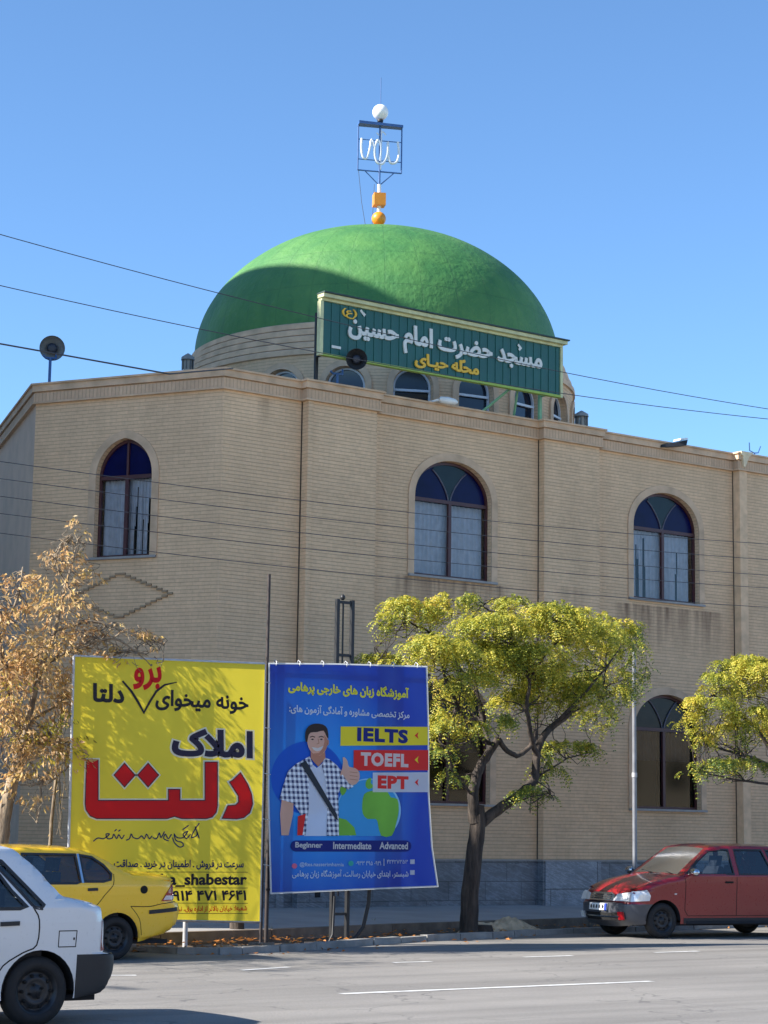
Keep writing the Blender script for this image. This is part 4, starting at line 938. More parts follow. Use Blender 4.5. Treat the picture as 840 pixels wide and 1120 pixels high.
B.txt('account_name', '@ftes.nasserimhamia', 133, 268, 849, 864, V_WHITE, 3, .01, False); B.txt('phone_number', '۰۹۳۳ ۴۹۵ ۰۹۴۱', 305, 382, 845, 858, V_WHITE, 3, .01, False); B.txt('phone_number', '۴۲۴۲۷۳۵۳', 400, 464, 841, 853, V_WHITE, 3, .01)
B.line('divider', [(391, 838), (391, 860)], 2, V_WHITE, 3); B.txt('address_line', 'شبستر، ابتدای خیابان رسالت، آموزشگاه زبان پرهامی', 110, 466, 871, 900, V_WHITE, 3, .02)
# pipes carrying the banner
a = onY(294.5, 628, YB+.05); mb = MB(); mb.tube([(a.x, YB+.05, -.05), (a.x, YB+.05, a.z)], .024, 8); mb.build('side_pipe', M_DPOLE, bb)
mb = MB(); a = onY(296, 728, YB+.04); b = onY(470, 730, YB+.04); mb.tube([(a.x-.05, YB+.03, a.z-.03), (b.x, YB+.03, a.z+.03)], .018, 8)
a = onY(296, 977, YB); mb.tube([(a.x-.05, YB+.03, a.z+.05), (19.1, YB+.03, a.z+.09)], .018, 8); mb.build('cross_pipe', M_DPOLE, bb)
for k in range(7):
    a = B.p(60+k*72, 241+k*1.2, 0); mb = MB(); mb.tube([(a[0], YB-.03, a[2]-.03), (a[0]+.01, YB-.04, a[2]+.03), (a[0]+.015, YB+.02, a[2]+.06), (a[0], YB+.05, a[2])], .007, 5); mb.build('tie', M_POLE, bb)
for k in range(5):
    a = B.p(40, 300+k*140, 0); mb = MB(); mb.tube([(a[0]+.02, YB-.03, a[2]), (a[0]-.04, YB-.03, a[2]+.01), (a[0]-.07, YB+.05, a[2]+.02)], .006, 5); mb.build('tie', M_POLE, bb)
# black lattice mast
tr = thing('lattice_post', 'black welded lattice post standing behind the blue banner', 'post', (17.55, 25.05, 0))
for xx in (17.42, 17.69):
    mb = MB(); mb.box(xx-.026, xx+.026, 25.0, 25.06, -.05, 5.05); mb.build('upright', M_BLK, tr)
mb = MB(); mb.box(17.515, 17.535, 25.02, 25.04, .7, 5.0); mb.build('inner_rod', M_BLK, tr)
for zz in (.42, .9, 4.2, 4.99):
    mb = MB(); mb.box(17.4465, 17.6635, 25.012, 25.048, zz, zz+.04); mb.build('rung', M_BLK, tr)
mb = MB(); mb.tube([(17.30, 24.95, 0), (17.40, 24.97, .15), (17.42, 24.97, .7)], .02, 6); mb.build('stay', M_BLK, tr)
mb = MB(); mb.tube([(17.76, 25.0, .02), (17.95, 24.98, .25), (18.02, 24.95, .6), (18.03, 24.95, .8)], .03, 8); mb.build('cable_loop', M_BLK, tr)
mb = MB(); mb.lathe((17.55, 25.08, 5.05), (0, 0, 1), [(0, .02), (.03, .04), (.06, .035), (.09, .005)], 10); mb.build('cap', M_BLK, tr)
# pale steel pole
a = onY(690.5, 735, 27.0); b = onY(694.5, 985, 27.0)
pl = thing('steel_pole', 'thin pale grey steel pole rising behind the red car into the tree', 'pole', (b.x, 27.0, 0))
mb = MB(); mb.tube([(b.x, 27, -.1), (b.x, 27, 2.7), (b.x, 27, 4.9)], [.042, .04, .034], 14); mb.build('shaft', mat('pale_pole_paint', lin(132, 134, 140), .4, .3, var=.2, vs=6), pl)
mb = MB(); mb.tube([(b.x, 27, 2.66), (b.x, 27, 2.74)], .049, 14); mb.build('collar', M_POLE, pl)
# small teal street sign on the wall
a = onY(831, 866, YF-.03); ws = thing('wall_sign', 'small teal sign with white lettering on the brick wall at the right edge', 'sign', (a.x, YF-.03, a.z-.2))
mb = MB(); mb.box(a.x, a.x+.62, YF-.035, YF-.004, a.z-.34, a.z); mb.build('plate', mat('teal_enamel', lin(16, 104, 110), .35), ws)
mb = MB(); text(mb, 'خیابان', a.x+.08, a.x+.54, a.z-.27, a.z-.08, lambda u, v, w: (u, YF-.037-w, v), 0, .03); mb.build('lettering', V_WHITE, ws, fix=False)

# ------------------------------------------------------------------ overhead wires on poles outside the picture
def parab(P3):
    A = np.array([[p[0]**2, p[0], 1] for p in P3]); z = np.array([p[1] for p in P3]); return np.linalg.lstsq(A, z, rcond=None)[0]
LO = [[(0, 505), (250, 537), (520, 568.6), (840, 595)], [(0, 524), (250, 554), (520, 585.7), (840, 612)], [(0, 543.5), (250, 572), (520, 603.6), (840, 629)], [(0, 562), (250, 590), (520, 619), (840, 643)], [(0, 583.5), (250, 612), (520, 641), (840, 664)]]
HI = [[(0, 257), (245, 321), (616, 408), (840, 447)], [(0, 315), (210, 355), (345, 382), (590, 431), (840, 457)]]
names = ['topmost', 'second', 'third', 'fourth', 'lowest']
WX0, WX1 = -6.0, 38.0
def wire(P, Y, r, label, group):
    q = [onY(px, py, Y) for px, py in P]; x0 = q[0].x
    k = parab([(a.x-20, a.z) for a in q]); k[0] = min(max(k[0], .0), .006)
    if k[0] in (.0, .006):
        s = np.polyfit([a.x-20 for a in q], [a.z-k[0]*(a.x-20)**2 for a in q], 1); k = [k[0], s[0], s[1]]
    pts = [(x, Y, float(k[0]*(x-20)**2+k[1]*(x-20)+k[2])) for x in np.linspace(WX0, WX1, 60)]
    mb = MB(); mb.tube(pts, r, 5, False); tag(mb.build('overhead_wire', M_WIRE, fix=False), label, 'wire', group)
    return pts[0][2], pts[-1][2]
ez = []
for i, P in enumerate(LO): ez.append(wire(P, 25.6, .0055, f'{names[i]} of the five thin wires crossing the brick facade', 'overhead wires'))
eh = []
for P, lb in zip(HI, ('upper of the two wires that cross the green dome and sky', 'lower of the two wires that cross the dome foot and green sign')): eh.append(wire(P, 24.9, .0065, lb, 'overhead wires'))
P3 = [onY(0, 376, 24.9), onY(185, 409, 24.9)]
mb = MB(); mb.tube([(-6, 24.9, P3[0].z+.3), tuple(P3[0]), tuple(P3[1]), (19.3, 31.2, 9.93)], .012, 5, False); tag(mb.build('service_wire', M_WIRE, fix=False), 'wire passing the left horn loudspeaker and dropping to the mosque roof', 'wire')
for wx, e in ((WX0, 0), (WX1, 1)):
    up = thing('utility_pole', 'concrete utility pole carrying the wires '+('beyond the left edge' if not e else 'beyond the right edge'), 'pole', (wx, 25.4, 0))
    mb = MB(); mb.tube([(wx, 25.4, -.1), (wx, 25.4, 10.8)], [.17, .1], 12); mb.build('shaft', M_PAV, up)
    mb = MB()
    for z in [a[e] for a in eh]: mb.box(wx-.04, wx+.04, 24.8, 25.35, z-.1, z-.02)
    for z in [a[e] for a in ez]: mb.box(wx-.03, wx+.03, 25.45, 25.65, z-.03, z+.03)
    mb.build('bracket', M_DPOLE, up)
# ------------------------------------------------------------------ trees
def bark(name, c1, c2):
    m, N, L, b = nodes_of(name); pos, (x, y, z) = geo_xyz(N, L)
    v = comb(N, L, mth(N, L, 'MULTIPLY', x, 14), mth(N, L, 'MULTIPLY', y, 14), mth(N, L, 'MULTIPLY', z, 2.2)); n1 = noise(N, L, v, 1, 5, .65); n2 = noise(N, L, pos, 2.5, 3)
    c = mixc(N, L, ramp(N, L, n1, .35, .65), c1, c2); c = mixc(N, L, ramp(N, L, n2, .5, .75, 0, .5), c, tuple(min(1, q*1.6) for q in c2[:3]))
    L.new(c, b.inputs['Base Color']); b.inputs['Roughness'].default_value = .9
    bp = N.new('ShaderNodeBump'); bp.inputs['Strength'].default_value = 1; bp.inputs['Distance'].default_value = .03; L.new(n1, bp.inputs['Height']); L.new(bp.outputs[0], b.inputs['Normal']); return m
M_BARK = bark('rough_bark', lin(30, 25, 22), lin(78, 68, 60)); M_BARK2 = bark('grey_bark', lin(84, 70, 56), lin(150, 134, 112))
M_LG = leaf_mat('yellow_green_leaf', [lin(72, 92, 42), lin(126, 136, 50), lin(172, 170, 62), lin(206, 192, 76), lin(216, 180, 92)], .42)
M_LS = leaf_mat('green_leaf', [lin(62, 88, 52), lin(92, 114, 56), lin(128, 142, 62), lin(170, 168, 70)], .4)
M_LA = leaf_mat('withered_leaf', [lin(136, 96, 66), lin(190, 146, 96), lin(216, 180, 132), lin(204, 172, 100), lin(236, 214, 172)], .45)
def wob(pts, k, amp):
    p = smooth2([tuple(q) for q in pts], k); n = len(p)
    return [(a[0]+random.uniform(-amp, amp), a[1]+random.uniform(-amp, amp), a[2]+random.uniform(-amp, amp)*.6) if 0 < i < n-1 else a for i, a in enumerate(p)]
def limb(mb, pts, r0, r1, n=9, k=4, amp=.012):
    p = wob(pts, k, amp); m = len(p); mb.tube(p, [r0+(r1-r0)*(i/(m-1))**.8 for i in range(m)], n); return p
def pinnate(cent, dirs, ln, rng, npair=6, lw=.012, ll=.046, droop=1.1):
    """compound leaves: each leaflet a rhombus; returns vertex array (n,4,3)"""
    n = len(cent); t = np.linspace(.15, 1, npair)
    d = dirs/np.linalg.norm(dirs, axis=1, keepdims=True)
    T = t[None, :, None]; L_ = ln[:, None, None]
    pos = cent[:, None, :]+d[:, None, :]*T*L_; pos[..., 2] -= (droop*T[..., 0]**2*L_[..., 0]*.8)
    tan = d[:, None, :]+np.array([0, 0, -1.0])*(droop*1.6*T); tan /= np.linalg.norm(tan, axis=2, keepdims=True)
    side = np.cross(tan, np.array([0, 0, 1.0])+rng.normal(0, .35, (n, 1, 3))); side /= np.linalg.norm(side, axis=2, keepdims=True)+1e-9
    up = np.cross(side, tan); out = []
    for s in (-1, 1):
        ax = side*s*.85+tan*.45+up*(-.25)+rng.normal(0, .12, pos.shape); ax /= np.linalg.norm(ax, axis=2, keepdims=True)
        wv = np.cross(ax, up+rng.normal(0, .2, pos.shape)); wv /= np.linalg.norm(wv, axis=2, keepdims=True)+1e-9
        l = (ll*rng.uniform(.75, 1.2, pos.shape[:2]))[..., None]; w = lw
        out.append(np.stack([pos, pos+ax*l*.5+wv*w, pos+ax*l, pos+ax*l*.5-wv*w], axis=2).reshape(-1, 4, 3))
    return np.concatenate(out)
def quads(name, V, m, parent):
    n = len(V); me = bpy.data.meshes.new(name); me.vertices.add(n*4); me.vertices.foreach_set('co', V.reshape(-1).astype('f'))
    me.loops.add(n*4); me.loops.foreach_set('vertex_index', np.arange(n*4, dtype='i')); me.polygons.add(n)
    me.polygons.foreach_set('loop_start', np.arange(0, n*4, 4, dtype='i')); me.update(calc_edges=True); me.validate(); me.materials.append(m); return link(name, me, parent)
def pads(blobs, dens, rng, top=.6):
    """points through pad-shaped masses: (cx,cy,cz, rx,ry,rz, weight); most near the upper skin"""
    C = []; Dn = []
    for (cx, cy, cz, rx, ry, rz, w) in blobs:
        n = int(dens*w*rx*ry)
        v = rng.normal(0, 1, (n, 3)); v /= np.linalg.norm(v, axis=1, keepdims=True); v[:, 2] = np.where(rng.random(n) < top, np.abs(v[:, 2]), v[:, 2])
        # twig clumps: snap to sub-clusters
        k = max(6, n//16); cl = rng.normal(0, 1, (k, 3)); cl /= np.linalg.norm(cl, axis=1, keepdims=True); cl[:, 2] = np.where(rng.random(k) < top, np.abs(cl[:, 2]), cl[:, 2])
        idx = rng.integers(0, k, n); mixv = cl[idx]*.78+v*.30; r = rng.uniform(.62, 1.02, n)**.7
        P = mixv*r[:, None]*np.array([rx, ry, rz])+np.array([cx, cy, cz]); C.append(P)
        dd = mixv*np.array([1, 1, .4])+rng.normal(0, .45, (n, 3)); dd[:, 2] += .15; Dn.append(dd)
    return np.concatenate(C), np.concatenate(Dn)
def B3(px, py, Y, rxp, rzp, w=1, ry=None):    # pad seen at px,py with half sizes in photo pixels
    q = onY(px, py, Y); s = Y/.81/2250/math.cos(math.atan((px-420)/2250)); 
    rx = rxp*s*1.12; return (q.x, Y, q.z, rx, ry if ry else rx*.9, rzp*s, w)
def twigs(mb, tips, blobs, rng, n_per=9, r=.012):
    for (cx, cy, cz, rx, ry, rz, w) in blobs:
        c = np.array([cx, cy, cz]); near = sorted(tips, key=lambda t: (t[0]-cx)**2+(t[1]-cy)**2+(t[2]-cz)**2)[:4]
        for k in range(int(n_per*max(.6, rx*1.3))):
            s = near[rng.integers(0, len(near))]; v = rng.normal(0, 1, 3); v /= np.linalg.norm(v); v[2] = abs(v[2])*.7-.1
            e = c+v*np.array([rx, ry, rz])*rng.uniform(.5, .98); mid = (np.array(s)*.45+e*.55)+rng.normal(0, .1, 3); mid[2] -= .06
            q1 = np.array(s)*.75+e*.25+rng.normal(0, .05, 3)
            limb(mb, [tuple(s), tuple(q1), tuple(mid), tuple(e)], r*rng.uniform(.7, 1.5), .003, 5, 3, .02)
# --- big tree
rng = np.random.default_rng(3)
Yt = 26.25; q = lambda px, py, dy=0: tuple(onY(px, py, Yt+dy))
base = onZ(512, 1023); 
t1 = thing('street_tree', 'yellow-green street tree with a forked rough trunk beside the blue banner', 'tree', (base.x, Yt, 0))
mb = MB(); tips = []
tr_ = [(q(512, 1023)[0], Yt, -.08), q(513, 1018), q(514, 980), q(518, 940), q(522, 905), q(522, 880)]
p = limb(mb, tr_, .165, .12, 14, 5, .006)
# root flare
mb.tube([(base.x, Yt, -.1), (base.x, Yt, .02), (base.x, Yt, .18)], [.24, .2, .155], 14)
br = [([q(520, 900), q(517, 870), q(524, 840, .05), q(537, 820), q(545, 808, -.1)], .105, .06),
      ([q(521, 905), q(545, 885, -.1), q(570, 868, -.15), q(585, 850, -.1), q(588, 820, -.05), q(600, 798), q(622, 780, .1), q(640, 752, .2)], .10, .045),
      ([q(545, 808, -.1), q(556, 822, -.1), q(568, 826, -.12), q(583, 812, -.1), q(586, 800, -.1)], .045, .04),
      ([q(588, 832, -.05), q(580, 800, -.2), q(576, 770, -.3), q(578, 740, -.3), q(560, 705, -.3)], .05, .02),
      ([q(578, 745, -.3), q(600, 712, -.5), q(625, 690, -.5)], .03, .012), ([q(600, 798), q(628, 770, -.4), q(655, 740, -.6), q(680, 705, -.5)], .035, .012),
      ([q(622, 780, .1), q(655, 765, .4), q(690, 745, .6)], .03, .01), ([q(537, 820), q(528, 790, .3), q(520, 750, .4), q(505, 705, .4)], .05, .02),
      ([q(530, 810, .1), q(505, 780, -.2), q(488, 745, -.4), q(478, 710, -.5)], .042, .015), ([q(520, 755, .4), q(480, 700, .7), q(450, 682, .9), q(428, 672, 1.0)], .03, .01),
      ([q(560, 705, -.3), q(545, 680, -.2), q(535, 668, 0)], .018, .008), ([q(505, 705, .4), q(520, 670, .3), q(540, 655, .3)], .018, .008),
      ([q(545, 885, -.1), q(580, 872, -.4), q(602, 868, -.5)], .02, .008), ([q(588, 850, -.1), q(620, 830, .2), q(650, 822, .3)], .022, .008),
      ([q(517, 870), q(500, 850, -.2), q(490, 828, -.3), q(480, 810, -.3)], .03, .01), ([q(600, 700, -.5), q(610, 675, -.2), q(600, 660, 0)], .018, .008),
      ([q(528, 790, .3), q(490, 760, .9), q(450, 735, 1.2), q(415, 722, 1.4)], .03, .01)]
for pts, a, b in br:
    p = limb(mb, pts, a, b, 9, 4); tips += [tuple(p[int(len(p)*.45)]), tuple(p[int(len(p)*.75)]), tuple(p[-1])]
BL = [B3(448, 668, Yt+.8, 34, 15, 1.2), B3(500, 660, Yt+.5, 30, 12, .8), B3(425, 680, Yt+.8, 14, 10, 1), B3(478, 712, Yt-.5, 42, 18, 1.3), B3(455, 738, Yt-.5, 16, 22, .9), B3(540, 690, Yt-.4, 45, 20, 1.2),
      B3(560, 665, Yt+.2, 26, 12, .8), B3(610, 680, Yt-.6, 46, 22, 1.3), B3(640, 700, Yt-.5, 42, 28, 1.2), B3(668, 695, Yt, 36, 24, 1.2), B3(692, 715, Yt+.4, 20, 26, 1), B3(588, 722, Yt-.7, 38, 20, .9), B3(625, 735, Yt-.3, 34, 22, .7),
      B3(665, 745, Yt+.3, 34, 24, .8), B3(520, 720, Yt-.2, 34, 22, .7), B3(500, 765, Yt-.4, 18, 16, .5), B3(660, 785, Yt+.4, 30, 18, .45), B3(500, 795, Yt-.3, 34, 10, .8), B3(540, 788, Yt-.5, 22, 9, .6), B3(480, 828, Yt-.3, 20, 14, .8), B3(497, 853, Yt-.3, 13, 14, .8),
      B3(622, 818, Yt+.3, 30, 8, .7), B3(600, 838, Yt-.1, 24, 9, .5), B3(645, 822, Yt+.3, 14, 7, .6), B3(578, 868, Yt-.4, 22, 7, .8), B3(600, 872, Yt-.4, 8, 5, .7), B3(705, 740, Yt+.4, 12, 22, .6), B3(418, 722, Yt+1.4, 26, 6, .9), B3(560, 745, Yt+.5, 50, 25, .6), B3(545, 720, Yt, 50, 22, .9), B3(600, 755, Yt+.3, 44, 20, .7), B3(640, 765, Yt-.2, 34, 18, .7), B3(515, 745, Yt-.6, 28, 18, .8), B3(480, 790, Yt, 22, 20, .7), B3(575, 770, Yt+.7, 40, 18, .5), B3(480, 770, Yt+.9, 22, 40, .8)]
twigs(mb, tips, BL, rng); mb.build('trunk', M_BARK, t1, fix=False)
C, Dn = pads(BL, 1050, rng, .62); V = pinnate(C, Dn, rng.uniform(.13, .24, len(C)), rng)
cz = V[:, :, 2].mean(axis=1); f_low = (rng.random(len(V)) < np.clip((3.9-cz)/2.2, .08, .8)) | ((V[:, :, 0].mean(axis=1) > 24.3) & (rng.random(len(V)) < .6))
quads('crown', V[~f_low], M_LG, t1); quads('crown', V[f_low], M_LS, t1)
# --- tree at right edge
rng = np.random.default_rng(5); Yr = 27.2; q = lambda px, py, dy=0: tuple(onY(px, py, Yr+dy))
bx = q(868, 900)[0]
t2 = thing('street_tree', 'flat-topped yellow-green tree leaning in from the right edge behind the red car', 'tree', (bx, Yr, 0))
mb = MB(); tips = []
for pts, a, b in (([(bx, Yr, -.1), (bx, Yr, 1.2), q(865, 860), q(850, 835)], .16, .09), ([q(862, 850), q(830, 832, -.1), q(800, 822, -.2), q(775, 815, -.2)], .05, .015), ([q(850, 835), q(830, 800, .1), q(800, 775, .1), q(780, 760, .1)], .05, .015),
                  ([q(862, 860), q(830, 856, -.4), q(800, 852, -.5), q(770, 845, -.5)], .035, .01), ([q(850, 835), q(860, 780), q(850, 740)], .06, .02), ([q(850, 835), q(890, 790), q(920, 750)], .06, .02)):
    p = limb(mb, pts, a, b, 10, 4); tips += [tuple(p[len(p)//2]), tuple(p[-1])]
BR = [B3(815, 728, Yr, 38, 12, 1.3), B3(840, 735, Yr-.5, 40, 16, 1.3), B3(785, 748, Yr-.1, 26, 14, 1.2), B3(775, 770, Yr-.3, 28, 10, 1.1), B3(760, 785, Yr-.1, 16, 12, .8), B3(820, 782, Yr-.5, 26, 10, 1), B3(770, 800, Yr-.3, 16, 9, 1), B3(745, 790, Yr, 10, 8, .6), B3(800, 800, Yr-.2, 34, 14, .6), B3(835, 800, Yr, 26, 20, .7),
      B3(765, 815, Yr-.3, 14, 12, .8), B3(785, 838, Yr-.5, 28, 10, .7), B3(820, 840, Yr-.4, 30, 12, .7), B3(755, 845, Yr-.5, 12, 8, .7), B3(830, 760, Yr+.3, 36, 20, .5), B3(880, 740, Yr, 40, 22, 1), B3(920, 770, Yr, 40, 24, .9), B3(880, 800, Yr, 50, 30, .6)]
twigs(mb, tips, BR, rng); mb.build('trunk', M_BARK, t2, fix=False)
C, Dn = pads(BR, 1000, rng, .62); V = pinnate(C, Dn, rng.uniform(.13, .24, len(C)), rng)
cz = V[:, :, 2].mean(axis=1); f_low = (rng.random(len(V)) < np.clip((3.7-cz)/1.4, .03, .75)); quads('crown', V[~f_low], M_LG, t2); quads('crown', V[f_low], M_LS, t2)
# --- withered tree at left
def simple_leaves(C, Dn, rng, l0=.05, l1=.10):
    n = len(C); d = Dn/np.linalg.norm(Dn, axis=1, keepdims=True); d[:, 2] -= rng.uniform(.4, 1.6, n); d /= np.linalg.norm(d, axis=1, keepdims=True)
    s = np.cross(d, rng.normal(0, 1, (n, 3))); s /= np.linalg.norm(s, axis=1, keepdims=True); nn = np.cross(d, s); l = rng.uniform(l0, l1, n)[:, None]; w = l*rng.uniform(.12, .2, n)[:, None]
    return np.stack([C, C+d*l*.45+s*w+nn*l*.12, C+d*l, C+d*l*.5-s*w+nn*l*.1], axis=1)
rng = np.random.default_rng(11); Ya = 25.3; q = lambda px, py, dy=0: tuple(onY(px, py, Ya+dy))
bx = q(-6, 1000)[0]
t3 = thing('withered_tree', 'street tree full of brown withered leaves at the left edge', 'tree', (bx, Ya, 0))
mb = MB(); tips = []
for pts, a, b in (([(bx, Ya, -.1), q(-4, 960), q(4, 900), q(12, 860), q(25, 820)], .12, .075), ([q(12, 860), q(30, 790), q(45, 730, .1), q(60, 690, .1), q(72, 640), q(85, 590)], .06, .012), ([q(45, 730, .1), q(90, 705, -.3), q(130, 700, -.5), q(165, 728, -.5)], .028, .008),
                  ([q(25, 820), q(10, 760, .3), q(0, 700, .3), q(-8, 640, .3)], .05, .015), ([q(60, 690, .1), q(100, 680, -.2), q(140, 692, -.4), q(180, 705, -.5)], .022, .007), ([q(20, 820), q(60, 810, -.2), q(90, 815, -.2)], .03, .01),
                  ([q(30, 790), q(70, 765, .3), q(90, 740, .4)], .03, .01), ([q(72, 640), q(60, 610, .1), q(70, 590, .1)], .014, .006), ([q(25, 820), q(45, 860, -.3), q(40, 900, -.4)], .02, .008), ([q(0, 700, .3), q(20, 650), q(25, 620)], .02, .008)):
    p = limb(mb, pts, a, b, 9, 4); tips += [tuple(p[len(p)//2]), tuple(p[int(len(p)*.8)]), tuple(p[-1])]
BA = [B3(85, 590, Ya, 14, 26, 1.2), B3(62, 625, Ya, 30, 26, 1.1), B3(95, 640, Ya, 20, 20, .8), B3(20, 650, Ya+.2, 26, 26, 1), B3(70, 672, Ya, 40, 26, 1.2), B3(10, 700, Ya+.2, 34, 34, 1.3), B3(60, 720, Ya, 44, 30, 1.6), B3(30, 760, Ya, 46, 40, 2.2), B3(75, 775, Ya+.2, 26, 36, 1.5), B3(15, 810, Ya, 40, 34, 1.8), B3(85, 830, Ya-.1, 20, 26, 1),
      B3(55, 830, Ya-.3, 36, 28, 1.5), B3(30, 860, Ya-.3, 30, 24, .9), B3(140, 690, Ya-.4, 26, 10, .6), B3(170, 702, Ya-.5, 14, 12, .6), B3(135, 715, Ya-.5, 26, 10, .5), B3(95, 700, Ya-.2, 24, 18, .9), B3(-30, 760, Ya, 50, 70, 1.6), B3(-30, 680, Ya, 40, 40, 1.2)]
twigs(mb, tips, BA, rng, 20, .009); mb.build('trunk', M_BARK2, t3, fix=False)
C, Dn = pads(BA, 950, rng, .45); V = simple_leaves(C, Dn, rng, .06, .125); quads('crown', V, M_LA, t3)
# greener leaves in its lower crown
M_LY = leaf_mat('yellowing_leaf', [lin(122, 120, 44), lin(170, 156, 60), lin(190, 150, 70)], .4)
C, Dn = pads([B3(40, 815, Ya-.5, 40, 26, 1), B3(75, 800, Ya-.5, 24, 20, 1), B3(15, 760, Ya-.4, 30, 20, .5)], 620, rng, .5); quads('crown', simple_leaves(C, Dn, rng), M_LY, t3)
# sapling beside it
sx = q(55, 960); t4 = thing('sapling', 'thin pale bare sapling stem left of the yellow billboard', 'tree', (sx[0], Ya+.4, 0))
mb = MB(); Yq = .4; pts = [(sx[0]-.02, Ya+.4, -.1), q(52, 960, Yq), q(56, 900, Yq), q(62, 840, Yq), q(66, 780, Yq), q(68, 740, Yq)]; limb(mb, pts, .035, .015, 8, 4, .008); tp = [pts[3], pts[4], pts[5]]
BS = [B3(70, 870, Ya+.4, 12, 18, .6), B3(72, 800, Ya+.4, 16, 24, .8), B3(62, 915, Ya+.4, 8, 8, .3)]; twigs(mb, tp, BS, rng, 8, .006); mb.build('trunk', M_BARK2, t4, fix=False)
C, Dn = pads(BS, 700, rng, .4); quads('crown', simple_leaves(C, Dn, rng), M_LA, t4)
# lopped tree behind the yellow billboard
p0 = onZ(268, 1030); t5 = thing('lopped_tree', 'dark tree trunk standing behind the lower right corner of the yellow billboard', 'tree', (p0.x, p0.y+.2, 0))
mb = MB(); X0, Y0 = p0.x, p0.y+.25; limb(mb, [(X0, Y0, -.1), (X0+.02, Y0, .8), (X0-.03, Y0+.05, 1.8), (X0+.02, Y0+.1, 2.5)], .12, .08, 12, 4, .01)
for a, z in ((.4, 2.4), (2.5, 2.3), (4.4, 2.45)): limb(mb, [(X0, Y0+.08, z-.2), (X0+.25*math.cos(a), Y0+.08+.25*math.sin(a), z+.3), (X0+.3*math.cos(a), Y0+.1+.4*math.sin(a), z+.85)], .045, .02, 8, 3)
mb.build('trunk', M_BARK, t5, fix=False)
# next tree of the row, outside the picture to the left
rng = np.random.default_rng(21)
for (X0, lab) in ((7.0, 'bushy withered street tree beyond the left edge of the picture'),):
    Y0 = 25.25; t6 = thing('withered_tree', lab, 'tree', (X0, Y0, 0)); mb = MB(); tp = []
    limb(mb, [(X0, Y0, -.1), (X0+.1, Y0, 1.2), (X0, Y0, 2.4), (X0+.1, Y0, 4.5)], .13, .04, 10, 4)
    for k in range(9):
        a = k*.75; e = (X0+1.3*math.cos(a), Y0+1.3*math.sin(a), 3.2+1.8*rng.random()); limb(mb, [(X0, Y0, 1.9+.2*k), ((X0+e[0])/2, (Y0+e[1])/2, e[2]-.5), e], .04, .012, 7, 3); tp.append(e)
    BB = [(X0+rng.normal(0, .9), Y0+rng.normal(0, .8), 3.2+rng.random()*2.8, .9, .9, .7, 1) for _ in range(12)]; twigs(mb, tp, BB, rng, 5); mb.build('trunk', M_BARK2, t6, fix=False)
    C, Dn = pads(BB, 420, rng, .4); quads('crown', simple_leaves(C, Dn, rng, .07, .13), M_LA, t6)
# ------------------------------------------------------------------ cars : local x = world x, nose to the left (-x), near side at y = Yn
M_TYRE = mat('tyre_rubber', lin(34, 34, 36), .8, var=.15, vs=20); M_RIM = mat('dark_steel_rim', lin(52, 54, 58), .45, .5, var=.2, vs=12); M_PLAS = mat('black_plastic', lin(38, 40, 44), .6, var=.1)
M_GAP = mat('panel_gap', lin(14, 14, 14), .9, var=0); M_CAB = mat('cabin_dark', lin(34, 36, 42), .9, var=.1); M_SEAT = mat('seat_cloth', lin(44, 46, 56), .9, var=.1); M_CHR = mat('chrome', lin(200, 204, 210), .15, 1, var=0)
M_CG = glassmat('car_glass', (.60, .68, .72, 1), .04, .13); M_LAMP = mat('headlamp_glass', lin(226, 228, 230), .12, .2, var=.08, vs=30); M_RED = mat('tail_lamp_red', lin(150, 18, 26), .2, var=.1, coat=.6); M_CLR = mat('clear_lens', lin(214, 206, 206), .15, var=.05, coat=.6)
def paint(name, col, dust=.1):
    m, N, L, b = nodes_of(name); pos, (x, y, z) = geo_xyz(N, L); n1 = noise(N, L, pos, 2.2, 5); n2 = noise(N, L, pos, 30, 3)
    d = mth(N, L, 'MULTIPLY', ramp(N, L, z, .25, .75, 1, .25), ramp(N, L, n1, .35, .7, .1, 1)); d = mth(N, L, 'MULTIPLY', d, dust*2.2, clamp=True)
    c = mixc(N, L, d, col, lin(150, 138, 120)); L.new(c, b.inputs['Base Color']); L.new(ramp(N, L, n2, .3, .7, .25, .42), b.inputs['Roughness'])
    b.inputs['Coat Weight'].default_value = .7; b.inputs['Coat Roughness'].default_value = .08; return m
